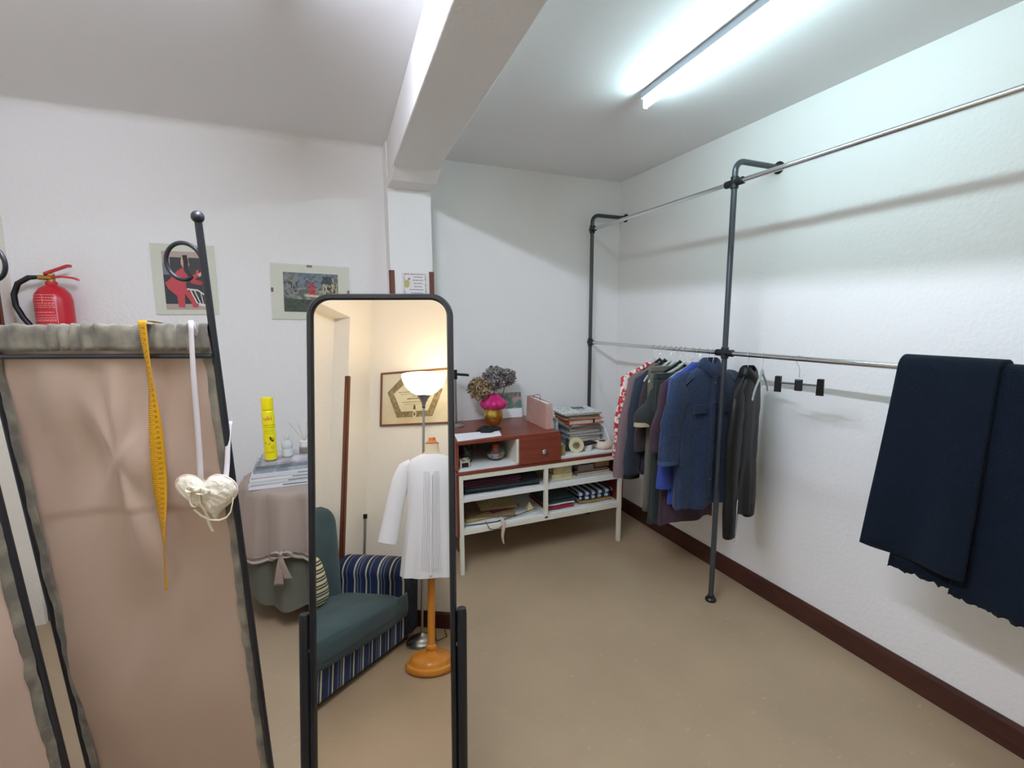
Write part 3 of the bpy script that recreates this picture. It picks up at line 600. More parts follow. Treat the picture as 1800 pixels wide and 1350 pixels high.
# ---- middle shelf (z .508): folded fabric left, books and boxes right
def folded(name, label, cat, x0, x1, y0, y1, z0, h, layers, m, seed, group=None, slump=0.0):
    t = thing(name, label, cat, ((x0+x1)/2, (y0+y1)/2, z0), group)
    for k in range(layers):
        za = z0+h*k/layers+.0006; zb_ = z0+h*(k+1)/layers-.0006
        def g(u, v, za=za, zb_=zb_, k=k):
            q = 2*PI*u; ex = abs(math.cos(q))**.35*(1 if math.cos(q) > 0 else -1); ey = abs(math.sin(q))**.5*(1 if math.sin(q) > 0 else -1)
            x = (x0+x1)/2+((x1-x0)/2-.008*((k*7+seed) % 3))*v_x(v)
            zz = (za+zb_)/2+(zb_-za)/2*ey + slump*(-abs(v-.5)*.8+.2)*0
            return V((x, (y0+y1)/2+((y1-y0)/2-.006*((k*5+seed) % 3))*ex + .004*math.sin(v*9+seed+k), zz + h*.06*(1+math.sin(v*5+seed))*(k+1)/layers))
        MB().grid(g, 24, 20, True).build('fold', m, t, smooth=60)
    return t
def v_x(v): return -1+2*v
folded('folded_cloth', 'folded dark green cloth at the bottom of the left middle shelf', 'fabric', .80, 1.345, 2.735, 3.10, .510, .028, 2, fabric('bottle_green', (22, 42, 42)), 1)
folded('folded_cloth', 'folded burgundy cloth on top of the dark green one', 'fabric', .80, 1.21, 2.745, 3.08, .5405, .052, 3, fabric('burgundy', (74, 20, 46)), 2)
folded('folded_cloth', 'folded black navy cloth right of the burgundy one', 'fabric', 1.215, 1.345, 2.76, 3.08, .5405, .030, 2, fabric('black_navy', (16, 24, 34)), 3)
cream_bk = mat('cream_card', (214, 204, 160), .6, var=(20, (190, 178, 136), .4, .7))
brown_cd = mat('tan_card', (170, 140, 96), .6, var=(12, (140, 112, 76), .4, .7))
def bxo(name, label, cat, x0, x1, y0, y1, z0, z1, m, lidm=None, group=None):
    t = thing(name, label, cat, ((x0+x1)/2, (y0+y1)/2, z0), group)
    MB().box(x0+.002, x1-.002, y0+.002, y1-.002, z0, z1-.012).build('base', m, t, bevel=.0015)
    MB().box(x0, x1, y0, y1, z1-.012, z1).build('lid', lidm or m, t, bevel=.0015)
mag('catalogue', 'wide cream catalogue lying under the boxes on the right middle shelf', 'catalogue', (1.66, 2.875, .5085), (.50, .27, .012), .0, mat('cream_cover', (216, 214, 190), .5))
bxo('card_box', 'low cream cardboard box under the upright stack of pads', 'box', 1.44, 1.60, 2.76, 2.95, .5212, .5545, cream_bk)
bxo('card_box', 'cream stack of pads boxed up just below the top board', 'box', 1.455, 1.60, 2.765, 2.94, .5552, .618, cream_bk, mat('pale_yellow', (198, 188, 140), .6))
mag('book', 'flat brown covered book in front of the tan box', 'book', (1.77, 2.87, .5212), (.28, .22, .018), .03, mat('brown_cover', (132, 110, 100), .45))
mag('book', 'thin dark book above the flat brown one', 'book', (1.77, 2.88, .5398), (.27, .2, .010), -.03, mat('dark_cover', (66, 60, 64), .45))
bxo('card_box', 'tan cardboard box at the right end of the middle shelf', 'box', 1.80, 1.925, 2.79, 2.97, .5506, .612, brown_cd)
t = thing('picture_case', 'small greyish case with a metal clasp, left of the tan box', 'case', (1.71, 2.86, .5506))
MB().box(1.655, 1.785, 2.775, 2.93, .5506, .590).build('body', mat('mauve_grey', (150, 138, 140), .5), t, bevel=.003)
MB().box(1.66, 1.78, 2.78, 2.925, .590, .596).build('lid', M['blackp'], t, bevel=.002)
MB().tube([(1.735, 2.772, .575), (1.742, 2.770, .592), (1.752, 2.770, .592), (1.757, 2.772, .575)], .0022, 8).build('clasp', M['steel'], t, smooth=50)
# ---- lower shelf (z .300)
papers = [((1.0, 2.93, .3005), (.36, .26, .010), .1, (196, 174, 120), 'wide manila envelope at the bottom of the lower left shelf'),
          ((1.05, 2.90, .3115), (.30, .22, .008), -.25, (158, 134, 98), 'brown paper envelope lying askew on the manila one'),
          ((.93, 2.95, .3202), (.24, .2, .008), .35, (134, 110, 80), 'crumpled tan pattern envelope at the left of the lower shelf'),
          ((1.12, 2.93, .3205), (.22, .16, .007), .2, (120, 44, 74), 'magenta folder end between the pattern envelopes'),
          ((1.10, 2.95, .3300), (.26, .18, .010), -.1, (204, 188, 136), 'creamy yellow envelope on top of the pattern pile')]
for i, (c, s_, rz, cc, l) in enumerate(papers):
    mag('envelope', l, 'envelope', c, s_, rz, mat('env%d' % i, cc, .7, var=(8, tuple(int(q*.85) for q in cc), .4, .7)), mat('env_in%d' % i, tuple(int(q*.8) for q in cc), .8), 'paper patterns on the lower shelf')
o = MB().add([(1.27, 2.80, .301), (1.33, 2.79, .301), (1.335, 2.86, .301), (1.28, 2.87, .301), (1.30, 2.83, .365)], [(0, 1, 4), (1, 2, 4), (2, 3, 4), (3, 0, 4), (3, 2, 1, 0)]).build('paper_pyramid', cream_bk, bevel=.002); tag(o, 'small cream folded paper packet by the middle upright', 'paper packet')
pts = [(.80, 2.742, .312), (.92, 2.735, .306), (1.02, 2.73, .306), (1.12, 2.745, .312), (1.22, 2.76, .318), (1.33, 2.78, .326)]
o = MB().tube(pts, .0032, 8).build('thin_rod', mat('dark_cord', (60, 54, 56), .6), smooth=60); tag(o, 'thin dark rod lying across the lower left shelf', 'rod')
pts = [(1.0+.05*math.cos(q), 2.694, .300+.028*math.sin(q)) for q in [PI*1.05*i/14+PI for i in range(15)]]
pts = [(.945, 2.735, .318)] + pts + [(1.05, 2.735, .318)]
o = MB().tube(pts, .0022, 8).build('cord_loop', mat('dark_elastic', (48, 46, 52), .7), smooth=60); tag(o, 'loop of dark cord hanging over the lower shelf edge', 'cord')
def rib(u, v):
    w = .011*(1-.25*v+.35*math.sin(v*3.1)); x = 1.05+.006*math.sin(v*7)+.004*v
    if v < .25: return V((x+(u-.5)*2*w, 2.75-.052*(v/.25), .325-.012*(v/.25)))
    k = (v-.25)/.75; return V((x+(u-.5)*2*w*(1-.5*k*k), 2.694-.006*math.sin(k*5), .313-.155*k))
o = MB().grid(rib, 5, 24).build('hanging_ribbon', mat('pale_pink_ribbon', (206, 184, 172), .6), smooth=60, thick=.0015); tag(o, 'pale ribbon hanging down from the lower shelf', 'ribbon')
folded('folded_cloth', 'red folded cloth at the bottom of the lower right shelf', 'fabric', 1.39, 1.62, 2.75, 3.05, .3005, .020, 1, fabric('red_cloth', (140, 24, 44)), 1)
folded('folded_cloth', 'white folded cloth between the red and green ones', 'fabric', 1.39, 1.64, 2.76, 3.05, .3215, .018, 1, fabric('white_cloth', (206, 206, 208)), 2)
folded('folded_cloth', 'dark green folded cloth on the lower right shelf', 'fabric', 1.39, 1.63, 2.77, 3.06, .3405, .034, 2, fabric('forest_green', (18, 50, 44)), 3)
folded('folded_cloth', 'ochre cloth under the striped one', 'fabric', 1.655, 1.94, 2.76, 3.0, .3005, .020, 1, fabric('ochre_cloth', (150, 116, 60)), 1)
folded('folded_cloth', 'folded cloth with wide navy and pale blue stripes', 'fabric', 1.655, 1.94, 2.765, 3.0, .3215, .062, 2, stripes('wide_stripes', 0, .055, [(0, (28, 36, 74)), (.5, (186, 196, 206))]), 2)
folded('folded_cloth', 'pale grey cloth slumped behind the striped one', 'fabric', 1.46, 1.66, 2.95, 3.22, .3765, .05, 2, fabric('grey_cloth', (120, 112, 104)), 1)

# ---------------------------------------------------------------- floor mirror
n_az, til = .331, .146
nn = V((-math.sin(n_az)*math.cos(til), -math.cos(n_az)*math.cos(til), math.sin(til)))      # out of the glass
mr = V((math.cos(n_az), -math.sin(n_az), 0)); mu = nn.cross(mr)*-1
if mu.z < 0: mu = -mu
P0 = V((.1299, 1.1788, 1.0817))
def mp(a, b, d=0): return P0 + mr*a + mu*b + nn*d
t = thing('floor_mirror', 'tall black framed floor mirror with rounded corners standing mid-room', 'mirror', tuple(mp(0, -1.08)))
def rrect(hw, b0, b1, r, n=10):
    pts = []
    for cx, cy, q0 in ((hw-r, b1-r, 0), (-hw+r, b1-r, PI/2), (-hw+r, b0+r, PI), (hw-r, b0+r, 1.5*PI)):
        pts += [(cx+r*math.cos(q0+PI/2*i/n), cy+r*math.sin(q0+PI/2*i/n)) for i in range(n+1)]
    return pts
outer = rrect(.1845, -1.03, .602, .058); inner = rrect(.1685, -1.014, .587, .043)
vs = []; prof = [(outer, -.012, 1), (outer, .006, 1), (outer, .012, .6), (inner, .012, .4), (inner, .005, 1), (inner, -.012, 1)]
def lerp2(p, q, k): return (p[0]+(q[0]-p[0])*k, p[1]+(q[1]-p[1])*k)
n = len(outer); ringz = []
for o_, i_ in [(0, -.012), (0, .005), (.22, .011), (.78, .011), (1, .005), (1, -.012)]:
    ringz.append([mp(*lerp2(outer[k], inner[k], o_), i_) for k in range(n)])
vs = [p for r_ in ringz for p in r_]
fs = [((i % 6)*n+k, (i % 6)*n+(k+1) % n, ((i+1) % 6)*n+(k+1) % n, ((i+1) % 6)*n+k) for i in range(6) for k in range(n)]
MB().add(vs, fs).build('frame', M['black'], t, smooth=40)
gl = rrect(.1683, -1.0142, .5872, .043)
MB().add([mp(a, b, .001) for a, b in gl], [tuple(range(n))]).build('mirror_pane', M['mirror'], t)
MB().prism(gl, lambda a, b, d: mp(a, b, -.008+d), .006).build('backing', M['black_cloth'], t)
for s in (-1, 1):
    top = mp(s*.1978, -.205); bot = mp(s*.1935, -1.075)
    MB().tube([bot, bot+(top-bot)*.98, top-(top-bot)*.004, top], [.0132, .0132, .0115, .004], 18).build('stand_post', M['black'], t, smooth=50)
    MB().tube([V((bot.x, bot.y, .012))+V((-.33*s*0, -.20, 0)), V((bot.x, bot.y, .012))+V((0, .24, 0))], .012, 14).build('foot', M['black'], t, smooth=50)
    MB().cyl(mp(s*.183, -.30, -.002), mp(s*.198, -.30, -.002), .008, 12).build('pivot', M['steel'], t, smooth=40)

# ---------------------------------------------------------------- folding screen
pf = mat('taupe_satin', (184, 162, 144), .5, bump=(400, .15), sheen=.1)
hf = mat('olive_velvet', (98, 93, 80), .85, sheen=.3, var=(16, (132, 126, 108), .42, .62), bump=(60, .5, .003))
fr = mat('wrought_iron', (26, 29, 34), .4, spec=.6)
def panel(label, A, B, lean, seed, scroll=(True, True)):
    """A, B: feet of the two posts (left, right); lean: xyz offset of the top at z=1.86"""
    A, B, ln_ = V(A), V(B), V(lean)
    t = thing('folding_screen', label, 'folding screen', tuple((A+B)/2), 'panels of the fabric folding screen')
    ux = (B-A).normalized(); nrm = V((ux.y, -ux.x, 0)); w = (B-A).length
    def at(u, z, d=0): return A + ux*(w*u) + ln_*(z/1.86) + V((0, 0, z - 0*z)) + nrm*d
    for u, s in ((0, 1), (1, -1)):
        p = MB().tube([at(u, .0), at(u, 1.845)], .0085, 14).build('post', fr, t, smooth=50)
        MB().ball(tuple(at(u, 1.858)), .0145, 16).build('knob', fr, p, smooth=0)
        MB().tube([at(u, .0), at(u, .012)], .013, 14).build('foot', fr, p, smooth=50)
        # scroll: leaves the post near z 1.62 and curls inward
        pts = []
        for k in range(29):
            k_ = k/28
            q = -PI*.02 + (PI*1.66)*k_; r = .048*(1-.22*k_)
            pts.append(at(u + s*(.047+.003)/w - s*r*math.cos(q)/w*1.0, 1.752 + r*math.sin(q)*1.05, .0))
        lead = [at(u+s*.003/w, 1.70), at(u+s*.003/w, 1.725)]
        endp = [at(u+s*.046/w, 1.735), at(u+s*.044/w, 1.752), at(u+s*.045/w, 1.770)]
        MB().tube(lead+pts+endp, .0052, 10).build('scroll', fr, p, smooth=60)
    MB().tube([at(0, 1.523, .014), at(1, 1.523, .014)], .0062, 12).build('crossbar', fr, t, smooth=50)
    MB().tube([at(0, 1.588, 0), at(1, 1.588, 0)], .006, 12).build('top_rod', fr, t, smooth=50)
    MB().tube([at(0, .16, .0), at(1, .16, .0)], .006, 12).build('bottom_rod', fr, t, smooth=50)
    zt, zb = 1.592, .15
    def cloth(off, side):
        def g(u, v):
            z = zt-.005+(zb-zt)*v
            if v < .04: z += (.04-v)*.03*math.sin(u*60+seed)
            d = .012*math.sin(u*11+seed)*smooth01(v*3)+.030*fbm(u*2.2+seed, v*3.1)*smooth01(v*4) + .020*fbm(u*4.4+seed+v*2.5, v*5, 2)*smooth01(v*5)*(1-.5*smooth01(v*2.2-.8)) + .008*math.sin(u*26+seed+3*v)*smooth01(v*6)*(1-smooth01(v*5-.6))
            # soft diagonal creases, pulled towards a point
            cx, cy = u-.50, v-.24; ang = math.atan2(cy, cx); rad = math.hypot(cx*.5, cy)
            d += .013*math.sin(ang*5+seed)*math.exp(-rad*rad*14)*smooth01(rad*9) + .006*math.exp(-((cy*1.0+cx*.45)/.012)**2)*math.exp(-(cx/.10)**2)
            d += .006*smooth01((.352+.010*math.sin(u*6+seed)-v)/.010)
            uu = .012+(u*.976)
            return at(uu, z, off+d*.9*math.sin(PI*min(1, max(0, u)))**.35)
        return g
    MB().grid(cloth(-.004, 1), 90, 130).build('fabric_panel', pf, t, smooth=0, thick=.002)
    def head(u, v):     # gathered rod pocket, front and back
        q = -.5+v*2.0   # down the front, over the rod, down the back
        ga = .0035*math.sin(u*95+3*math.sin(u*13+seed))+.004*fbm(u*22, v*3+seed)
        zf = 1.603+ga*.9 if .46 < v < .54 else None
        if v < .5:
            k = v/.5; z = 1.537+(1.603-1.537)*math.sin(k*PI/2)**.8; d = .012*math.cos(k*PI/2)**.6+.004
        else:
            k = (v-.5)/.5; z = 1.603-(.066)*(1-math.cos(k*PI/2)); d = .004-.018*math.sin(k*PI/2)
        return at(.01+u*.98, z+(ga*.6 if .3 < v < .7 else 0)+.002*fbm(u*9, 1, seed), d+ga)
    MB().grid(head, 180, 26).build('gathered_header', hf, t, smooth=0, thick=.002)
    for u0, sgn in ((.012, 1), (.988, -1)):
        def edge(u, v, u0=u0, sgn=sgn):
            z = 1.54+(zb-1.54)*v; q = 2*PI*u
            return at(u0+sgn*(.012+.012*math.cos(q)+.006*fbm(v*30, seed))/w*1.0, z, .0045*math.sin(q)+.003*fbm(v*14, seed, 2)+.003)
        MB().grid(edge, 12, 90, True).build('side_trim', hf, t, smooth=0)
    return at
LEAN = (-.042, -.159, 0)
at2 = panel('taupe fabric screen panel with tape measure over it, right of the pair', (-.739, 1.75, 0), (-.205, 1.528, 0), LEAN, 1.3)
at1 = panel('taupe fabric screen panel at the far left edge, hinged beside the other', (-1.19, 1.33, 0), (-.717, 1.60, 0), (-.042, -.15, 0), 4.1)

# measuring tape over the header
tm_ = mat('tape_yellow', (214, 160, 22), .5, bump=(200, .1))
t = thing('measuring_tape', 'yellow tailor\'s tape measure draped over the screen', 'tape measure', tuple(at2(.70, 1.60, 0)))
U0 = .743
def tapef(u, v):
    tw = .9*math.sin(v*9.5)*smooth01(v*3)*(1 if v < .9 else 1)
    wd = .0105*(1.0 + .5*smooth01((v-.2)*3) - .2*smooth01((v-.7)*4)); 
    a = (u-.5)*2*wd*math.cos(tw*.8); dd = (u-.5)*2*wd*math.sin(tw*.8)
    if v < .06: z = 1.612-.006*(1-v/.06)**2; d = -.02+.055*(v/.06)*1.0
    else: z = 1.612-(v-.06)/.94*.75; d = .035-.010*smooth01((v-.06)*4)
    uu = U0+.006+ .012*math.sin(v*3) - .118*v + a/.578*1.0
    if v > .80: a2 = (v-.80)/.20; uu = U0+.006+.012*math.sin(v*3)-.118*v+a*(1-.75*a2)/.578
    return at2(uu, z, d+dd)
MB().grid(tapef, 5, 140).build('tape', tm_, t, smooth=0, thick=.0008)
mk = MB()
for k in range(3, 118):
    v = .05+k/128
    if v > .97: break
    def f(x, y, v=v):
        uu = x; vv = v+y*.006
        p = tapef(uu, vv); e1 = tapef(uu+.02, vv)-p; e2 = tapef(uu, vv+.002)-p; nn_ = e1.cross(e2).normalized()
        return (p, nn_)
    for x0, x1 in ((.0, .34 if k % 2 else .5),):
        vs = []
        for x, y in ((x0, 0), (x1, 0), (x1, .18), (x0, .18)):
            p, q = f(x, y); vs.append(p+(q if q.dot(V((0, -1, 0))) > 0 else -q)*.0009)
        mk.add(vs, [(0, 1, 2, 3)])
def digf(v):
    def g(x, y):
        uu = .50+y*.045; vv = v+x*.0009*1.0
        p = tapef(uu, vv); e1 = tapef(uu+.02, vv)-p; e2 = tapef(uu, vv+.002)-p; q = e1.cross(e2).normalized()
        return p+(q if q.dot(V((0, -1, 0))) > 0 else -q)*.0009
    return g
for k in range(1, 50):
    v = .06+k/56
    if v > .93: break
    mk.text(str(61-k), digf(v), 9.0)
mk.build('markings', mat('tape_ink', (86, 58, 14), .6), t)

# lace heart hanging by a satin strap
t = thing('heart_pincushion', 'cream lace heart hanging on a white satin strap from the screen', 'heart ornament', tuple(at2(.86, 1.18, .04)))
sat = mat('white_satin_strap', (216, 212, 214), .5)
def strap(p0, p1, w0, w1, top=False):
    def g(u, v):
        z = p0[1]+(p1[1]-p0[1])*v; uc = p0[0]+(p1[0]-p0[0])*v; w = w0+(w1-w0)*v
        d = p0[2]+(p1[2]-p0[2])*v + .002*math.sin(v*6)
        return at2(uc+(u-.5)*w/.578, z, d)
    return g
MB().grid(strap((.945, 1.612, .030), (.893, 1.196, .036), .012, .0165), 3, 20).build('strap', sat, t, smooth=60, thick=.0012)
MB().grid(strap((.945, 1.612, .030), (.945, 1.50, -.03), .012, .012), 3, 6).build('strap', sat, t, smooth=60, thick=.0012)
MB().grid(strap((1.010, 1.345, -.013), (1.003, 1.190, .034), .012, .0145), 3, 20).build('strap', sat, t, smooth=60, thick=.0012)
HC = (.922, 1.150)                             # heart centre (u, z)
lace = mat('cream_lace', (232, 226, 206), .8, bump=(70, 1.0, .006), sheen=.2)
def heart2(q):
    return (16*math.sin(q)**3/17.0, (13*math.cos(q)-5*math.cos(2*q)-2*math.cos(3*q)-math.cos(4*q)+2.5)/16.5)
def hb(side):
    def g(u, v):
        x, y = heart2(2*PI*u); sc_ = v; k = math.sqrt(max(0, 1-v**2.2))
        d = side*(.022*k) + .0022*math.sin(x*v*26+y*9)*k+.0028*fbm(x*v*5, y*v*6, side)*k
        wv = 1+.02*math.sin(40*PI*u) if v > .9 else 1
        a = x*sc_*wv*.087; b = y*sc_*wv*.072-.004
        return at2(HC[0]+(a*.97-b*.16)/.578, HC[1]+b+a*.12*0, .034+d)
    return g
hbd = MB().grid(hb(1), 72, 14, True).grid(hb(-1), 72, 14, True).build('padded_body', lace, t, smooth=0)
rim = [at2(HC[0]+(heart2(2*PI*i/60)[0]*.087*.99-heart2(2*PI*i/60)[1]*.072*.16)/.578, HC[1]+heart2(2*PI*i/60)[1]*.072-.004, .034) for i in range(61)]
MB().tube(rim, .0022, 8).build('edging', mat('pinkish_edging', (222, 202, 186), .7), t, smooth=60)
rbm = mat('ivory_ribbon', (232, 224, 196), .5)
def loop(c, rx, rz, w, q0, q1, tilt=0):
    def g(u, v):
        q = q0+(q1-q0)*v; return at2(HC[0]+(c[0]+rx*math.cos(q)+rz*math.sin(q)*tilt)/.578, HC[1]+c[1]+rz*math.sin(q), .062+(u-.5)*w+.004*math.sin(q*2))
    return g
MB().ball(tuple(at2(HC[0]-.012/.578, HC[1]+.028, .062)), .010, 12, (1, 1, .8)).build('bow_knot', rbm, t, smooth=0)
MB().grid(loop((-.024, .030), .014, .007, .010, 0, 2*PI), 3, 30).build('bow_loop', rbm, t, smooth=60, thick=.001)
MB().grid(loop((.004, .024), .016, .008, .010, 0, 2*PI), 3, 30).build('bow_loop', rbm, t, smooth=60, thick=.001)
MB().grid(loop((-.022, .004), .010, .024, .007, PI*.4, PI*2.1), 3, 30).build('bow_loop', rbm, t, smooth=60, thick=.001)
def tail(pts, w):
    def g(u, v):
        k = v*(len(pts)-1); i = min(int(k), len(pts)-2); f = k-i; f = f*f*(3-2*f)
        p = [pts[i][j]+(pts[i+1][j]-pts[i][j])*f for j in range(3)]
        return at2(HC[0]+(p[0]+(u-.5)*w)/.578, HC[1]+p[1], p[2])
    return g
MB().grid(tail([(-.012, .024, .060), (-.010, -.01, .062), (-.006, -.04, .052), (-.004, -.066, .044)], .007), 3, 30).build('ribbon_tail', rbm, t, smooth=60, thick=.001)
MB().grid(tail([(-.014, -.055, .040), (-.012, -.085, .034), (-.006, -.105, .034)], .008), 3, 20).build('ribbon_tail', rbm, t, smooth=60, thick=.001)
MB().tube([at2(HC[0]+x/.578, HC[1]+z_, d) for x, z_, d in [(-.030, -.030, .058), (-.018, -.052, .050), (.0, -.066, .044), (.022, -.068, .042), (.042, -.060, .042), (.055, -.044, .042), (.064, -.020, .044), (.066, -.004, .04)]], .0026, 8, flat=.6).build('ribbon_tail', rbm, t, smooth=60)

# ---------------------------------------------------------------- wall pictures, extinguisher
def wp(y0): return lambda x, z, d=0: V((x, y0-d, z))
def flat(mb, poly, f, d, t=.0004):
    n = len(poly); return mb.prism(poly, lambda x, z, dd: f(x, z, d+dd), t)
pg_ = mat('backing_card', (206, 208, 192), .5)
def clipframe(label, x0, x1, z0, z1, rot, y):
    cx, cz = (x0+x1)/2, (z0+z1)/2; c, s = math.cos(rot), math.sin(rot)
    def f(x, z, d=0):
        a, b = x-cx, z-cz; return V((cx+a*c-b*s, y-d, cz+a*s+b*c))
    t = thing('framed_picture', label, 'picture', (cx, y, cz))
    mb = MB().prism([(x0, z0), (x1, z0), (x1, z1), (x0, z1)], lambda x, z, d: f(x, z, .001+d), .007); mb.build('mount_board', pg_, t, bevel=.001)
    return t, f
def poly(t, f, pts, c, d, name='print_shape', rough=.5):
    global PC
    m_ = mat('ink_%d_%d_%d' % c, c, rough); mb = MB(); flat(mb, pts, f, d, .0003); return (mb, m_)
# picture one: figure in a red suit leaning over, white chair
t, f = clipframe('clip-framed print of a person in a red suit by a white chair', -.825, -.520, 1.648, 2.040, 0.0, YBL)
X0, Z0 = -.795, 1.665
def q1(pts): return [(X0+.02+x*.215, Z0+.01+z*.325) for x, z in pts]
layers = [('print', [(0, 0), (1, 0), (1, 1), (0, 1)], (176, 158, 150), .0082),
          ('backdrop', [(0, .10), (1, .10), (1, .90), (0, .90)], (52, 54, 58), .0086),
          ('print_shape', [(0, .60), (.17, .60), (.17, .88), (0, .88)], (120, 120, 130), .0090),
          ('print_shape', [(0, .80), (.17, .80), (.17, .90), (0, .90)], (176, 150, 140), .0092),
          ('figure_suit', [(.02, .46), (.10, .50), (.30, .66), (.44, .73), (.56, .69), (.62, .60), (.72, .62), (.74, .69), (.80, .70), (.78, .58), (.66, .52), (.56, .52), (.48, .46), (.48, .38), (.66, .20), (.72, .04), (.60, .04), (.56, .14), (.44, .28), (.42, .04), (.28, .04), (.26, .24), (.08, .36)], (186, 70, 78), .0094),
          ('figure_suit', [(.56, .56), (.84, .50), (.98, .53), (.98, .47), (.80, .43), (.60, .46)], (170, 58, 66), .0097),
          ('figure_head', [(.45, .73), (.55, .72), (.60, .78), (.58, .86), (.50, .90), (.43, .87), (.41, .79)], (206, 160, 140), .0098),
          ('figure_hair', [(.41, .82), (.43, .90), (.52, .925), (.60, .88), (.50, .86)], (206, 184, 130), .0102),
          ('figure_hands', [(.76, .62), (.84, .66), (.88, .62), (.80, .57)], (206, 170, 150), .0100)]
for nm, pts, c, d in layers:
    mb = MB(); flat(mb, q1(pts), f, d, .0003); mb.build(nm, mat('print_%d_%d_%d' % c, c, .45), t)
mb = MB()
for a, b, w in (((.50, .36), (.74, .34), .02), ((.74, .34), (.96, .22), .02), ((.56, .36), (.72, .08), .02), ((.66, .34), (.78, .10), .016), ((.94, .22), (.92, .06), .02), ((.70, .10), (.96, .07), .03), ((.80, .30), (.84, .10), .014)):
    A, B = V((a[0], a[1], 0)), V((b[0], b[1], 0)); dd = (B-A).normalized(); p = V((-dd.y, dd.x, 0))*w/2*1.4
    flat(mb, q1([(A-p).to_tuple()[:2], (B-p).to_tuple()[:2], (B+p).to_tuple()[:2], (A+p).to_tuple()[:2]]), f, .0099, .0003)
mb.build('white_chair', mat('print_white', (222, 220, 212), .45), t)
# picture two: a grey town square with a red windmill
t, f = clipframe('clip-framed painting print of a grey town with a red windmill', -.238, .212, 1.615, 1.952, -.025, YBL)
def q2(pts): return [(-.170+x*.315, 1.662+z*.240) for x, z in pts]
pm = mat('painted_town', (84, 92, 84), .6, var=(26, (150, 148, 128), .46, .62), stretch=(1, 1, 1.6))
mb = MB(); flat(mb, q2([(0, 0), (1, 0), (1, 1), (0, 1)]), f, .0082); mb.build('print', pm, t)
for nm, pts, c, d in [('painted_sky', [(.05, .62), (.95, .62), (1, 1), (0, 1)], (112, 124, 132), .0086), ('painted_ground', [(0, 0), (1, 0), (1, .30), (0, .34)], (66, 76, 62), .0086),
                      ('painted_house', [(0, .36), (.27, .36), (.27, .88), (.14, .96), (0, .92)], (128, 130, 124), .009), ('painted_house', [(.70, .36), (.98, .36), (.98, .74), (.88, .92), (.72, .90)], (176, 170, 140), .009),
                      ('painted_roof', [(.68, .74), (.90, .74), (.88, .94), (.72, .92)], (70, 74, 78), .0093), ('windmill', [(.45, .42), (.58, .42), (.55, .68), (.51, .74), (.47, .68)], (186, 62, 70), .0096),
                      ('windmill_sail', [(.40, .80), (.42, .82), (.60, .64), (.58, .62)], (150, 60, 64), .0099), ('windmill_sail', [(.41, .62), (.43, .60), (.60, .80), (.58, .82)], (150, 60, 64), .0101),
                      ('painted_fence', [(.37, .40), (.66, .38), (.66, .44), (.37, .46)], (206, 196, 170), .0103)]:
    mb = MB(); flat(mb, q2(pts), f, d); mb.build(nm, mat('paint_%d_%d_%d' % c, c, .6, var=(60, tuple(int(v_*.72) for v_ in c), .45, .65)), t)
mb = MB(); rng = random.Random(3)
for k in range(46):
    x = rng.choice((rng.uniform(.01, .25), rng.uniform(.72, .95))); z_ = rng.uniform(.40, .72); flat(mb, q2([(x, z_), (x+.018, z_), (x+.018, z_+.05), (x, z_+.05)]), f, .0106, .0002)
mb.build('painted_windows', mat('paint_dark', (52, 54, 52), .6), t)
for a, b, w, h in ((-.020, 1.944, .03, .014), (-.232, 1.792, .014, .026), (.206, 1.792, .014, .026)):
    mb = MB(); flat(mb, [(a-w/2, b-h/2), (a+w/2, b-h/2), (a+w/2, b+h/2), (a-w/2, b+h/2)], f, .0085, .0015); mb.build('clip', mat('clip_brown', (120, 84, 78), .4), t)
# small verse card on the column
t = thing('verse_plaque', 'small white plaque with flowery border and verse on the column', 'plaque', (.605, CY, 1.84))
fz = wp(CY); MB().box(.530, .686, CY-.008, CY-.0008, 1.735, 1.915).build('board', mat('plaque_white', (226, 224, 224), .4), t, bevel=.002)
mb = MB(); rng = random.Random(8)
for k in range(64):
    s_ = k/64*4; e = int(s_); u = s_-e; x0_, x1_, z0_, z1_ = .540, .676, 1.746, 1.903
    p = [(x0_+(x1_-x0_)*u, z1_), (x1_, z1_+(z0_-z1_)*u), (x1_+(x0_-x1_)*u, z0_), (x0_, z0_+(z1_-z0_)*u)][e]
    w = rng.uniform(.002, .004); flat(mb, [(p[0]-w, p[1]-w), (p[0]+w, p[1]-w), (p[0]+w*.8, p[1]+w), (p[0]-w, p[1]+w*.7)], fz, .0082, .0004)
mb.build('border', mat('plum_ink', (110, 66, 90), .6, var=(90, (150, 120, 60), .5, .55)), t)
mb = MB()
for k, (a, b) in enumerate(((.60, .655), (.595, .662), (.60, .658), (.602, .650), (.572, .662), (.58, .66), (.57, .655))):
    z_ = 1.885-k*.020; x = a
    while x < b:
        l = rng.uniform(.006, .014); flat(mb, [(x, z_-.0028), (min(b, x+l), z_-.0028), (min(b, x+l), z_+.0028), (x, z_+.0028)], fz, .0082, .0003); x += l+.003
mb.build('verse_lines', mat('grey_ink', (120, 122, 126), .6), t)
mb = MB(); flat(mb, [(.556+.0+.017*math.cos(2*PI*k/16), 1.842+.026*math.sin(2*PI*k/16)) for k in range(16)], fz, .0084); mb.build('printed_figure', mat('olive_dress', (182, 174, 110), .6), t)
mb = MB(); flat(mb, [(.570+.008*math.cos(2*PI*k/12), 1.872+.009*math.sin(2*PI*k/12)) for k in range(12)], fz, .0088); mb.build('printed_head', mat('rosy_face', (190, 130, 130), .6), t)

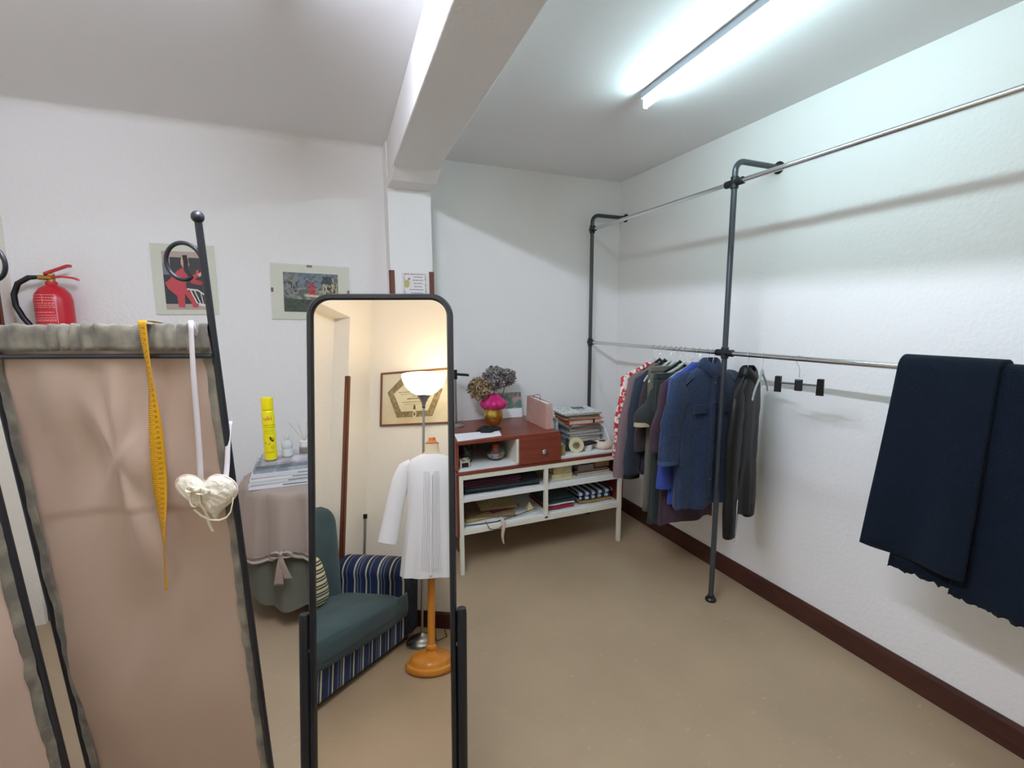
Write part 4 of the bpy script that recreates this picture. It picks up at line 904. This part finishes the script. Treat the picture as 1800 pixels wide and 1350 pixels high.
# fire extinguisher
ex, ey = -1.235, YBL-.088
t = thing('fire_extinguisher', 'red fire extinguisher with black hose mounted on the wall', 'fire extinguisher', (ex, ey, 1.36))
red = mat('red_enamel', (186, 22, 40), .28, spec=.6)
MB().lathe((ex, ey, 1.36), [(.060, 0), (.072, .01), (.076, .03), (.076, .36), (.070, .39), (.052, .418), (.030, .432), (.024, .436), (.024, .452), (0, .453)], 40).build('cylinder', red, t, smooth=40)
br = mat('valve_brass', (168, 138, 70), .35, metal=.9)
MB().cyl((ex, ey, 1.80), (ex, ey, 1.852), .017).cyl((ex-.045, ey-.01, 1.832), (ex+.01, ey-.01, 1.832), .012).build('valve', br, t, smooth=40)
def bar(pts, w, m, nm, h=.008):
    mb = MB(); vs = []
    for p in pts: p = V(p); vs += [p+V((0, -w/2, -h/2)), p+V((0, w/2, -h/2)), p+V((0, w/2, h/2)), p+V((0, -w/2, h/2))]
    fs = [(i*4+k, i*4+(k+1) % 4, i*4+4+(k+1) % 4, i*4+4+k) for i in range(len(pts)-1) for k in range(4)] + [(0, 1, 2, 3), tuple(range(len(vs)-1, len(vs)-5, -1))]
    return mb.add(vs, fs).build(nm, m, t, bevel=.0015)
bar([(ex-.02, ey-.01, 1.850), (ex+.03, ey-.01, 1.872), (ex+.075, ey-.01, 1.892), (ex+.09, ey-.01, 1.893)], .024, red, 'lever', .014)
bar([(ex+.0, ey-.01, 1.834), (ex+.05, ey-.01, 1.838), (ex+.095, ey-.01, 1.832), (ex+.115, ey-.01, 1.823)], .022, red, 'carry_handle', .010)
MB().tube([(ex-.04, ey-.012, 1.833), (ex-.08, ey-.014, 1.830), (ex-.125, ey-.012, 1.80), (ex-.147, ey-.01, 1.745), (ex-.147, ey-.008, 1.69), (ex-.128, ey, 1.63), (ex-.10, ey+.01, 1.575), (ex-.080, ey+.01, 1.53)], [.009, .0125]+[.0125]*6, 14).build('hose', M['black'], t, smooth=60)
MB().cyl((ex-.080, ey+.01, 1.53), (ex-.078, ey+.01, 1.43), .014).build('nozzle', M['blackp'], t, smooth=50)
def cylw(r, q0):
    def g(x, z, d=0): q = q0+x/r; return V((ex+(r+d)*math.sin(q), ey-(r+d)*math.cos(q), z))
    return g
lab = mat('label_line', (232, 170, 170), .5); cf = cylw(.0762, -.30); mb = MB()
def strip(x0, x1, z0, z1, seg=8):
    for k in range(seg):
        a, b = x0+(x1-x0)*k/seg, x0+(x1-x0)*(k+1)/seg
        mb.add([cf(a, z0, .0006), cf(b, z0, .0006), cf(b, z1, .0006), cf(a, z1, .0006)], [(0, 1, 2, 3)])
W_ = .058
for z_ in (1.742, 1.715, 1.640, 1.628, 1.596, 1.49): strip(-W_, W_, z_, z_+.0022)
strip(-W_, -W_+.002, 1.49, 1.744, 1); strip(W_-.002, W_, 1.49, 1.744, 1); strip(.006, .008, 1.70, 1.742, 1)
rng = random.Random(2)
for z_ in (1.728, 1.700, 1.690, 1.68, 1.655, 1.618, 1.612, 1.585, 1.575):
    x = -W_+.006
    while x < W_-.012: l = rng.uniform(.004, .012); strip(x, min(x+l, W_-.005), z_, z_+.003, 2); x += l+.003
mb.build('label', lab, t)
MB().box(ex-.02, ex+.02, ey+.07, YBL-.001, 1.70, 1.78).build('wall_bracket', M['black'], t)

# ---------------------------------------------------------------- skirted round table and things on it
tx, ty, tz, tr = -.10, 2.885, .735, .325
t = thing('skirted_table', 'small round table under a taupe cloth over a dark green one', 'table', (tx, ty, 0))
top_m = mat('taupe_tablecloth', (158, 142, 130), .6, bump=(300, .2), sheen=.15); und = mat('grey_green_cloth', (98, 98, 86), .8, bump=(220, .3))
MB().lathe((tx, ty, .70), [(tr-.01, 0), (tr-.006, .004), (tr-.006, .024), (0, .026)], 48).build('table_top', M['wood'], t, smooth=40)
for a_ in (0.6, 2.7, 4.8): MB().tube([(tx+.20*math.cos(a_), ty+.20*math.sin(a_), .70), (tx+.23*math.cos(a_), ty+.23*math.sin(a_), 0)], .017, 12).build('leg', M['wood'], t, smooth=40)
BOW = [-PI/2-.30+k*2*PI/7 for k in range(7)]
def skirt(r0, zlow, amp, nf, ph, fl, scal):
    def g(u, v):
        q = 2*PI*u; yq = math.sin(q)-.55
        if v < .3: r = r0*(v/.3); return V((tx+r*math.cos(q), ty+r*math.sin(q), tz+(.004 if scal else .0)))
        k = (v-.3)/.7; zb_ = zlow
        if scal:
            dq = min(abs((q-b+PI) % (2*PI)-PI) for b in BOW); zb_ = zlow+.058*math.exp(-(dq/.16)**2)
        else: zb_ = zlow + .05*max(0, math.sin(q*5+1.1))**2
        z = tz+(.004 if scal else 0)-(tz-zb_)*k
        fo = amp*1.25*k**.5*(abs(math.sin(nf*.5*q+ph))**.8*2-1.15+.35*math.sin((nf+5)*q+2*ph+1.5))*smooth01(-yq*3)
        r = r0+.008*min(1, k*12)+fl*k+fo
        yy = ty+r*math.sin(q); return V((tx+r*math.cos(q), min(yy, YBL-.018-(0 if scal else .004)), z))
    return g
MB().grid(skirt(tr-.006, .115, .019, 12, .4, .030, False), 200, 40, True).build('under_cloth', und, t, smooth=0)
tc_ = MB().grid(skirt(tr, .372, .021, 12, .4, .040, True), 220, 40, True).build('over_cloth', top_m, t, smooth=0)
gsk = skirt(tr, .372, .021, 12, .4, .040, True)
hem = [gsk(k/220, 1.0)+V(((gsk(k/220, 1).x-tx)*.01, (gsk(k/220, 1).y-ty)*.01 if gsk(k/220, 1).y < 3.1 else 0, .006)) for k in range(221)]
MB().tube(hem, .0065, 8, flat=.5).build('hem_ribbon', mat('hem_satin', (172, 160, 150), .45), tc_, smooth=60)
hem2 = [p+V((0, 0, .026)) for p in hem]
MB().tube(hem2, .004, 8, flat=.5).build('hem_ribbon', mat('hem_satin_b', (140, 124, 112), .45), tc_, smooth=60)
for b in BOW[:1]+[BOW[1], BOW[-1]]:
    p = gsk((b % (2*PI))/(2*PI), 1.0)+V((math.cos(b)*.014, math.sin(b)*.014, .02)); rt_ = V((-math.sin(b), math.cos(b), 0)); ot = V((math.cos(b), math.sin(b), 0))
    mb = MB().ball(tuple(p), .013, 10)
    for s in (-1, 1):
        def lp(u, v, s=s):
            q = PI*2*v; return p+rt_*s*(.028-.026*math.cos(q))+V((0, 0, 1))*(.014*math.sin(q)-.004+.008*s*0)+ot*(u-.5)*.022
        mb.grid(lp, 3, 22)
    for s, L_ in ((-.35, .16), (.55, .13)):
        def tl(u, v, s=s, L_=L_): return p+rt_*(s*.05*v+(u-.5)*(.014+.034*v))+V((0, 0, -L_*v))+ot*(.006*math.sin(v*4)+.006+.01*v)
        mb.grid(tl, 4, 14)
    mb.build('bow', top_m, tc_, smooth=60, thick=.0015)
TZ = tz+.0048
z = TZ+.0006
mm = [(226, 226, 228), (214, 216, 218), (228, 228, 226), (220, 220, 224)]
lbl = ['thick white magazine at the bottom of the table pile', 'white magazine second from the bottom of the table pile', 'white spined magazine third from the bottom of the table pile', 'white spined magazine below the grey albums']
for i in range(4):
    tt = mag('magazine', lbl[i], 'magazine', (-.185+.004*i, 2.80, z), (.36, .26, [.024, .018, .018, .016][i]), [-.02, .01, -.01, .015][i], mat('white_cover%d' % i, mm[i], .35), group='white magazines on the skirted table')
    h_ = [.024, .018, .018, .016][i]
    MB(RZ(-.185+.004*i, 2.80, z, [-.02, .01, -.01, .015][i])).box(-.02+.02*i, .10, -.1312, -.13, h_*.35, h_*.6).build('spine_print', mat('spine_ink', (110, 114, 118), .5), tt)
    MB(RZ(-.185+.004*i, 2.80, z, [-.02, .01, -.01, .015][i])).box(-.18, .18, -.1306, -.1298, 0, h_-.002).build('spine', mat('white_cover%d' % i, mm[i], .35), tt)
    z += h_+.0006
for i, (c, h, l) in enumerate((((134, 140, 142), .020, 'grey glossy album lying on the white magazines'), ((112, 118, 120), .014, 'darker grey magazine on the grey album'), ((150, 146, 152), .010, 'topmost greyish glossy magazine under the spray can'))):
    cm_ = mat('grey_gloss%d' % i, c, .25, var=(9, tuple(min(255, int(q*1.35)) for q in c), .42, .6))
    tt = mag('magazine', l, 'magazine', (-.175+.012*i, 2.815+.006*i, z), (.34-.01*i, .25, h), [.02, -.03, .04][i], cm_)
    MB(RZ(-.175+.012*i, 2.815+.006*i, z, [.02, -.03, .04][i])).box(-.17+.005*i, .17-.005*i, -.1256, -.1248, 0, h).build('spine', cm_, tt); z += h+.0006
ZB = z
# insecticide spray can
cx_, cy_ = -.262, 2.775; CZ = ZB+.0005; rc = .031
t = thing('spray_can', 'tall yellow insecticide spray can on the magazine pile', 'spray can', (cx_, cy_, CZ))
yl = mat('yellow_can', (238, 224, 20), .35); ycap = mat('yellow_cap', (240, 222, 0), .4)
MB().lathe((cx_, cy_, CZ), [(.029, 0), (.031, .004), (rc, .008), (rc, .262), (.028, .272), (.022, .276), (0, .277)], 36).build('can_body', yl, t, smooth=40)
MB().lathe((cx_, cy_, CZ), [(.029, .2775), (.0295, .335), (.027, .342), (0, .344)], 36).build('cap', ycap, t, smooth=40)
MB().lathe((cx_, cy_, CZ), [(.0295, .0005), (.0318, .0025), (.0318, .006), (.0295, .008), (.0295, .0005)], 36).build('bottom_rim', M['steel'], t, smooth=40)
cq = math.atan2(0-cx_, -(0-cy_))          # faces the viewer a little
def canf(x, z_, d=.0004): q = x/rc-.02+.09; return V((cx_+(rc+d)*math.sin(q), cy_-(rc+d)*math.cos(q), CZ+z_))
MB().text('uki', lambda x, y: canf(x-.024, y+.222, .0006), .036).build('brand_lettering', mat('red_ink', (196, 40, 60), .5), t)
mb = MB(); mb.text('INSECTICIDA', lambda x, y: canf(x-.026, y+.192, .0006), .0098); mb.text('CUCARACHAS', lambda x, y: canf(x-.026, y+.180, .0006), .0098)
mb.build('can_lettering', mat('olive_ink', (96, 96, 20), .5), t)
mb = MB()
for z_ in (.168, .160, .150, .050, .044):
    for k in range(6): mb.add([canf(-.024+k*.0078, z_), canf(-.018+k*.0078, z_), canf(-.018+k*.0078, z_+.003), canf(-.024+k*.0078, z_+.003)], [(0, 1, 2, 3)])
mb.build('small_print', mat('olive_ink2', (170, 160, 20), .5), t)
mb = MB()
body = [(.0065*math.cos(2*PI*k/18), .0165*math.sin(2*PI*k/18)) for k in range(18)]; ro = .6
def rot(x, y, a, ox, oz): return canf(ox+x*math.cos(a)-y*math.sin(a), oz+x*math.sin(a)+y*math.cos(a), .0007)
mb.add([rot(x, y, ro, .010, .118) for x, y in body], [tuple(range(18))])
for s in (-1, 1):
    for k in (-.008, 0, .008):
        mb.add([rot(s*.005, k, ro, .010, .118), rot(s*.013, k-.004, ro, .010, .118), rot(s*.013, k-.0028, ro, .010, .118), rot(s*.005, k+.0014, ro, .010, .118)], [(0, 1, 2, 3)])
    mb.add([rot(s*.002, .015, ro, .010, .118), rot(s*.008, .026, ro, .010, .118), rot(s*.0088, .0255, ro, .010, .118), rot(s*.003, .0145, ro, .010, .118)], [(0, 1, 2, 3)])
mb.build('cockroach_print', mat('roach_brown', (70, 42, 16), .5), t)
mb = MB(); mb.add([rot(x*.8, y*.9, 1.3, -.012, .098) for x, y in body], [tuple(range(18))]); mb.build('ant_print', mat('roach_grey', (110, 110, 60), .5), t)
mb = MB()
ringp = [(.0085*math.cos(2*PI*k/20), .0085*math.sin(2*PI*k/20)) for k in range(20)]
for k in range(20):
    a_, b_ = ringp[k], ringp[(k+1) % 20]; mb.add([canf(.012+a_[0], .075+a_[1], .0007), canf(.012+b_[0], .075+b_[1], .0007), canf(.012+b_[0]*.72, .075+b_[1]*.72, .0007), canf(.012+a_[0]*.72, .075+a_[1]*.72, .0007)], [(0, 1, 2, 3)])
mb.add([canf(.012-.006, .075+.005, .0007), canf(.012-.005, .075+.006, .0007), canf(.012+.006, .075-.005, .0007), canf(.012+.005, .075-.006, .0007)], [(0, 1, 2, 3)])
mb.build('warning_print', mat('orange_ink', (226, 120, 30), .5), t)
# clear bottle and reed diffuser
bx_, by_ = -.182, 2.80
t = thing('clear_bottle', 'clear plastic bottle with clear cap right of the spray can', 'bottle', (bx_, by_, ZB+.0005))
MB().lathe((bx_, by_, ZB+.0005), [(.024, 0), (.027, .004), (.027, .055), (.029, .058), (.029, .078), (.018, .092), (.012, .096), (.012, .100), (0, .101)], 32).build('body', mat('cloudy_plastic', (222, 226, 226), .15, alpha=.55), t, smooth=40)
MB().lathe((bx_, by_, ZB+.0005), [(.013, .1015), (.013, .117), (.011, .119), (0, .12)], 24).build('cap', mat('cap_plastic', (226, 228, 228), .25, alpha=.7), t, smooth=40)
MB().lathe((bx_, by_, ZB+.0005), [(.0274, .010), (.0274, .050)], 32).build('label', mat('label_paper', (214, 216, 212), .5), t, smooth=40)
jx, jy = -.095, 2.87
t = thing('reed_diffuser', 'white reed diffuser jar with thin sticks on the magazine pile', 'diffuser', (jx, jy, ZB+.0005))
MB().lathe((jx, jy, ZB+.0005), [(.030, 0), (.031, .004), (.031, .030), (.028, .032), (0, .033)], 28).build('glass_base', mat('smoky_glass', (150, 140, 124), .1, alpha=.7), t, smooth=40)
MB().lathe((jx, jy, ZB+.0005), [(.026, .0335), (.0265, .036), (.0265, .066), (.024, .068), (.010, .068), (.010, .060), (0, .060)], 28).build('white_collar', M['white'], t, smooth=40)
for a_, b_ in ((-.075, .02), (-.028, -.01), (.045, .0), (.072, .015), (.020, .03)):
    MB().tube([(jx, jy, ZB+.062), (jx+a_, jy+b_, ZB+.172)], .0014, 6).build('reed', mat('reed', (196, 178, 150), .7), t)

# ---------------------------------------------------------------- the side of the room seen in the mirror
# framed certificate
t = thing('framed_certificate', 'wood-framed certificate with a pentagonal ornament border', 'certificate', (-1.0, YF, 1.76))
cx0, cx1, cz0, cz1 = -1.318, -.690, 1.535, 1.985
fw_ = mat('certificate_frame', (112, 70, 50), .35)
for x0_, x1_, z0_, z1_ in ((cx0, cx1, cz0, cz0+.014), (cx0, cx1, cz1-.014, cz1), (cx0, cx0+.014, cz0+.014, cz1-.014), (cx1-.014, cx1, cz0+.014, cz1-.014)):
    MB().box(x0_, x1_, YF+.001, YF+.020, z0_, z1_).build('frame_bar', fw_, t, bevel=.003)
MB().box(cx0+.01, cx1-.01, YF+.002, YF+.008, cz0+.01, cz1-.01).build('paper', mat('certificate_paper', (216, 208, 182), .35, var=(3, (206, 184, 142), .45, .7)), t)
cf2 = lambda x, z, d=0: V((x, YF+.008+d, z))
# pentagon band; widths grow to the mirror's right (= +x)
PO = [(-1.255, 1.815), (-1.11, 1.945), (-.90, 1.945), (-.755, 1.815), (-.845, 1.60), (-1.165, 1.60)]
PI_ = [(-1.195, 1.800), (-1.09, 1.885), (-.92, 1.885), (-.815, 1.800), (-.885, 1.648), (-1.125, 1.648)]
mb = MB(); nP = len(PO)
for k in range(nP):
    j = (k+1) % nP; mb.add([cf2(*PO[k], .0006), cf2(*PO[j], .0006), cf2(*PI_[j], .0006), cf2(*PI_[k], .0006)], [(0, 1, 2, 3)])
mb.build('ornament_band', mat('bronze_print', (130, 112, 82), .5, var=(40, (160, 142, 106), .5, .62)), t)
mb = MB(); mb.add([cf2(*p, .0003) for p in PI_], [tuple(range(nP))]); mb.build('text_field', mat('pale_field', (216, 208, 176), .4), t)
mb = MB(); rng = random.Random(5)
for z_, a_, b_, h_ in ((1.835, -1.06, -.95, .010), (1.805, -1.15, -.88, .006), (1.788, -1.13, -.87, .004), (1.77, -1.03, -.87, .004), (1.747, -1.07, -.93, .010), (1.722, -1.12, -.88, .005), (1.705, -1.1, -.9, .003)):
    x = a_
    while x < b_: l = rng.uniform(.008, .024); mb.add([cf2(x, z_, .0009), cf2(min(b_, x+l), z_, .0009), cf2(min(b_, x+l), z_+h_, .0009), cf2(x, z_+h_, .0009)], [(0, 1, 2, 3)]); x += l+.004
mb.build('text_lines', mat('faded_ink', (120, 108, 84), .6), t)
mb = MB(); mb.add([cf2(-1.005+.018*math.cos(2*PI*k/20), 1.624+.026*math.sin(2*PI*k/20), .0012) for k in range(20)], [tuple(range(20))]); mb.build('oval_seal', mat('seal_cream', (226, 214, 180), .5), t)
mb = MB(); mb.add([cf2(-1.005+.009*math.cos(2*PI*k/20), 1.624+.015*math.sin(2*PI*k/20), .0016) for k in range(20)], [tuple(range(20))]).add([cf2(*p, .0012) for p in ((-1.017, 1.662), (-.993, 1.662), (-.998, 1.70), (-1.012, 1.70))], [(0, 1, 2, 3)])
mb.build('seal_mark', mat('seal_brown', (110, 92, 66), .5), t)

# floor lamp
lx, ly = -.772, -.885
t = thing('floor_lamp', 'lit uplighter floor lamp with frosted glass bowl in the corner', 'floor lamp', (lx, ly, 0))
MB().lathe((lx, ly, 0), [(.105, 0), (.108, .006), (.104, .02), (.085, .042), (.05, .058), (.018, .066), (.012, .075)], 40).build('base', M['steel'], t, smooth=60)
MB().cyl((lx, ly, .07), (lx, ly, 1.64), .0095).build('pole', M['steel'], t, smooth=50)
MB().cyl((lx, ly, 1.632), (lx, ly, 1.640), .012).build('collar', M['black'], t, smooth=50)
MB().lathe((lx, ly, 1.64), [(.012, 0), (.014, .02), (.022, .045), (.038, .07), (.052, .085), (.048, .085), (0, .080)], 32).build('cone', mat('grey_cone', (120, 120, 126), .35, metal=.6), t, smooth=50)
bowlm = mat('frosted_lit_glass', (255, 244, 224), .4, emit=((1.0, .88, .70), 6.0))
bo = MB().lathe((lx, ly, 1.728), [(.045, 0), (.095, .025), (.135, .065), (.158, .110), (.166, .150), (.160, .150), (.150, .112), (.128, .070), (.09, .032), (.04, .006)], 40).build('glass_bowl', bowlm, t, smooth=60)
MB().lathe((lx, ly, 1.745), [(.012, .0), (.022, .02), (.03, .06), (.024, .09), (.0, .10)], 20).build('bulb', mat('lit_bulb', (255, 240, 220), .4, emit=((1.0, .84, .62), LAMP_E*8)), t, smooth=60)
MB().tube([(lx+.095, ly-.03, .006), (lx+.09, ly-.06, .006), (lx+.12, ly-.15, .006), (lx+.05, ly-.27, .006)], .003, 6).build('cable', M['blackp'], t, smooth=60)
MB().tube([(lx+.012, ly, .62), (lx+.05, ly, .52), (lx+.09, ly+.01, .42), (lx+.10, ly, .2), (lx+.106, ly, .03)], .002, 6).build('switch_cord', M['blackp'], t, smooth=60)

# tailor's dummy with a white tunic
sx_, sy_ = -.550, -.560
st = thing('tailor_dummy', 'dress form on a turned honey wood stand beside the lamp', 'tailor\'s dummy', (sx_, sy_, 0))
hw_ = mat('honey_wood', (206, 138, 50), .3, var=(4, (184, 112, 36), .35, .7), stretch=(3, 3, .6))
MB().lathe((sx_, sy_, 0), [(.140, 0), (.150, .008), (.153, .022), (.147, .036), (.132, .042), (.128, .050), (.124, .062), (.108, .074), (.055, .080), (.036, .086), (.030, .10), (.036, .112), (.034, .125), (.026, .135)], 48).build('base', hw_, st, smooth=40)
MB().lathe((sx_, sy_, .13), [(.026, 0), (.023, .02), (.023, .55), (.02, .57)], 28).build('pole', hw_, st, smooth=40)
FA = math.atan2(.18-sx_, 1.15-sy_)       # direction the front faces
TD = Matrix.Translation((sx_, sy_, 0)) @ Matrix.Rotation(PI-FA, 4, 'Z')
def torso(prof, n=48, ruffle=0, seed=0):
    vs = []
    for i, (z_, w, d) in enumerate(prof):
        for k in range(n):
            q = 2*PI*k/n; cx, sy = math.cos(q), math.sin(q); kk = smooth01((1.15-z_)/.6)
            fo = ruffle*kk*(math.sin(9*q+seed)+.5*math.sin(14*q+seed*2+z_*5))
            vs.append(((w+fo)*(abs(cx)**.9)*(1 if cx > 0 else -1), (d+fo)*(abs(sy)**.85)*(1 if sy > 0 else -1), z_))
    return vs, [(i*n+k, i*n+(k+1) % n, (i+1)*n+(k+1) % n, (i+1)*n+k) for i in range(len(prof)-1) for k in range(n)] + [tuple(range(n-1, -1, -1)), tuple((len(prof)-1)*n+k for k in range(n))]
MB(TD).add(*torso([(.70, .120, .085), (.76, .140, .095), (.86, .135, .09), (.96, .115, .08), (1.06, .130, .09), (1.16, .145, .092), (1.22, .140, .080), (1.26, .118, .066), (1.285, .072, .052), (1.305, .046, .044), (1.355, .042, .042)])).build('padded_torso', mat('linen_form', (214, 200, 170), .8, bump=(200, .4)), st, smooth=60)
MB().lathe((sx_, sy_, 1.352), [(.043, .002), (.045, .010), (.030, .020), (.022, .03), (.024, .04), (.012, .05), (0, .052)], 28).build('neck_cap', mat('copper_wood', (196, 116, 60), .3), st, smooth=50)
tu = thing('white_tunic', 'white cotton tunic with pleated front worn by the tailor\'s dummy', 'tunic', (sx_, sy_, .54))
cot = mat('white_cotton', (226, 226, 228), .8, bump=(120, .3), sheen=.1)
MB(TD).add(*torso([(.545, .192, .122), (.60, .186, .12), (.70, .178, .118), (.82, .168, .114), (.95, .156, .108), (1.06, .154, .106), (1.16, .160, .104), (1.215, .158, .092), (1.255, .135, .078), (1.278, .094, .066), (1.288, .070, .058), (1.280, .060, .052)], 96, .006, 1.0)).build('body', cot, tu, smooth=60)
for s in (-1, 1):
    pts = [(s*.128, .0, 1.222), (s*.165, .0, 1.20), (s*.195, .0, 1.13), (s*.222, -.002, 1.02), (s*.245, -.004, .90), (s*.262, -.01, .80), (s*.272, -.014, .745)]
    MB(TD).tube(pts, [.042, .052, .056, .056, .057, .060, .062], 24, flat=.62, upv=(1, 0, 0)).build('sleeve', cot, tu, smooth=60)
for k in range(-4, 5):
    if k == 0: continue
    MB(TD).tube([(k*.011, -.106-.001*abs(k)*0, 1.18), (k*.012, -.112, 1.06), (k*.012, -.118, .90), (k*.013, -.123, .75), (k*.014, -.130, .60)], .0028, 6).build('pleat', cot, tu, smooth=60)
MB(TD).box(-.008, .008, -.130, -.100, .56, 1.16).build('button_band', cot, tu, bevel=.003)
# armchair
ay0, ay1 = -1.03, .42
ac = thing('armchair', 'armchair in blue striped fabric with dark teal covers, seen in the mirror', 'armchair', (-1.12, -.39, 0))
teal = mat('teal_cover', (42, 66, 72), .85, bump=(180, .5), sheen=.15, var=(5, (52, 78, 84), .4, .7))
SB = [(0, (28, 44, 84)), (.20, (190, 188, 160)), (.27, (32, 48, 88)), (.34, (120, 130, 140)), (.38, (30, 44, 84)), (.47, (120, 130, 140)), (.50, (30, 48, 88)), (.60, (24, 34, 66)), (.70, (196, 194, 166)), (.76, (24, 38, 72)), (.88, (110, 120, 132)), (.92, (28, 44, 84))]
sy_m = stripes('blue_stripes_y', 1, .19, SB); sx_m = stripes('blue_stripes_x', 0, .19, SB)
MB().box(-1.41, -.885, ay0+.03, ay1-.03, .035, .30).build('seat_base', sy_m, ac, bevel=.012)
def cush(x0, x1, y0, y1, z0, z1, puff, m, nm, seed=0, r=.35):
    def g(u, v):
        q = 2*PI*u; cx, sy = math.cos(q), math.sin(q); e = r
        ph = (v-.5)*PI; c_ = abs(math.cos(ph))**e; s_ = abs(math.sin(ph))**e*(1 if ph > 0 else -1)
        X = (abs(cx)**e)*(1 if cx > 0 else -1)*c_; Y = (abs(sy)**e)*(1 if sy > 0 else -1)*c_
        p = puff*(1-X*X*.8)*(1-Y*Y*.8)
        return V(((x0+x1)/2+(x1-x0)/2*X, (y0+y1)/2+(y1-y0)/2*Y, (z0+z1)/2+((z1-z0)/2+p)*s_+.004*fbm(X*2+seed, Y*3)))
    return MB().grid(g, 64, 26, True).build(nm, m, ac, smooth=0)
cush(-1.36, -.850, -.80, .19, .22, .345, .025, teal, 'seat_cushion', 1, .3)
MB().grid(lambda u, v: V((-.868+.012*math.sin(v*3)+.006*fbm(u*6, v*2), -.835+1.06*u, .345-.15*v-.012*math.sin(u*5))), 40, 10).build('seat_cover_flap', teal, ac, smooth=0, thick=.006)
def backf(u, v):
    q = 2*PI*u; ex = abs(math.cos(q))**.5*(1 if math.cos(q) > 0 else -1); ey = abs(math.sin(q))**.5*(1 if math.sin(q) > 0 else -1)
    z_ = .30+.635*v; sh = 1-.0*v; top_ = math.sqrt(max(0, 1-max(0, (v-.84)/.16)**2.2)) if v > .84 else 1
    xc = -1.420-.060*v; th = (.105-.025*v)*(top_*.9+.1*(1 if v < 1 else 0)); hw = (.50-.05*max(0, v-.6))*(top_*.12+.88)*(1-.09*max(0, (v-.80)/.2)**2)
    return V((xc+th*ex, -.310+hw*ey+.005*fbm(v*4, ey), z_))
MB().grid(backf, 60, 34, True).build('backrest', teal, ac, smooth=0)
def arm(y0, y1, nm):
    yc = (y0+y1)/2; hw = (y1-y0)/2
    def g(u, v):
        # inverted U section swept along x
        q = 2*PI*u
        z_ = .455+.108*max(-1, math.sin(q))
        yy = yc+hw*math.cos(q)*(1 if math.sin(q) > -.2 else .9)
        if math.sin(q) < -.05: z_ = .455-.40*min(1, -math.sin(q)*1.3); yy = yc+hw*(.9*(1 if math.cos(q) > 0 else -1))*(min(1, abs(math.cos(q))*3))
        x = -1.405+(.525)*v
        if v > .93: k = (v-.93)/.07; yy = yc+(yy-yc)*(1-.12*k*k); z_ -= .01*k*k*(1 if math.sin(q) > 0 else 0)
        z_ -= .035*max(0, v-.5)**2*(1 if math.sin(q) > -.05 else 0)
        return V((x, yy, z_))
    o = MB().grid(g, 72, 34, True).build(nm, sx_m, ac, smooth=50)
    # closed front with dark piped facing
    fpts = [g(k/72, 1.0) for k in range(72)]
    MB().add([p+V((.004, 0, 0)) for p in fpts]+[p-V((.01, 0, 0)) for p in fpts], [tuple(range(72))]+[(k, (k+1) % 72, 72+(k+1) % 72, 72+k) for k in range(72)]).build('arm_facing', mat('dark_stripe_facing', (38, 44, 62), .8, var=(20, (24, 26, 40), .4, .6)), o, smooth=30)
    return o
arm(-1.045, -.80, 'armrest'); arm(.19, .435, 'armrest')
for x in (-1.36, -.93):
    for y in (ay0+.09, ay1-.09): MB().lathe((x, y, 0), [(.018, 0), (.024, .036), (0, .037)], 16).build('foot', M['wood'], ac)
# small striped cushion against the backrest
cs = stripes('yellow_navy_stripes', 2, .042, [(0, (206, 196, 140)), (.40, (40, 50, 84)), (.62, (190, 186, 156)), (.78, (44, 60, 80))])
def pill(u, v):
    q = 2*PI*u; ph = (v-.5)*PI; e = .5
    X = (abs(math.cos(q))**e)*(1 if math.cos(q) > 0 else -1)*abs(math.cos(ph))**.6; Y = (abs(math.sin(q))**e)*(1 if math.sin(q) > 0 else -1)*abs(math.cos(ph))**.6
    d = .055*math.sin(ph)*(1-.5*X*X)*(1-.5*Y*Y)
    p = V((d, X*.16, Y*.15)); p = Matrix.Rotation(-.35, 3, 'Y') @ p
    return V((-1.25, -.30, .52)) + p
o = MB().grid(pill, 48, 20, True).build('striped_cushion', cs, smooth=0); tag(o, 'small yellow and navy striped cushion on the armchair', 'cushion')
# short pole in the corner
t = thing('metal_pole', 'short dark metal tube standing in the corner behind the armchair', 'pole', (-1.385, -1.11, 0))
MB().cyl((-1.385, -1.11, .002), (-1.385, -1.11, .80), .011).build('tube', M['steel'], t, smooth=50)
MB().cyl((-1.385, -1.11, .80), (-1.385, -1.11, .835), .0165).build('cap', M['blackp'], t, smooth=50)

print('objects', len(bpy.data.objects))
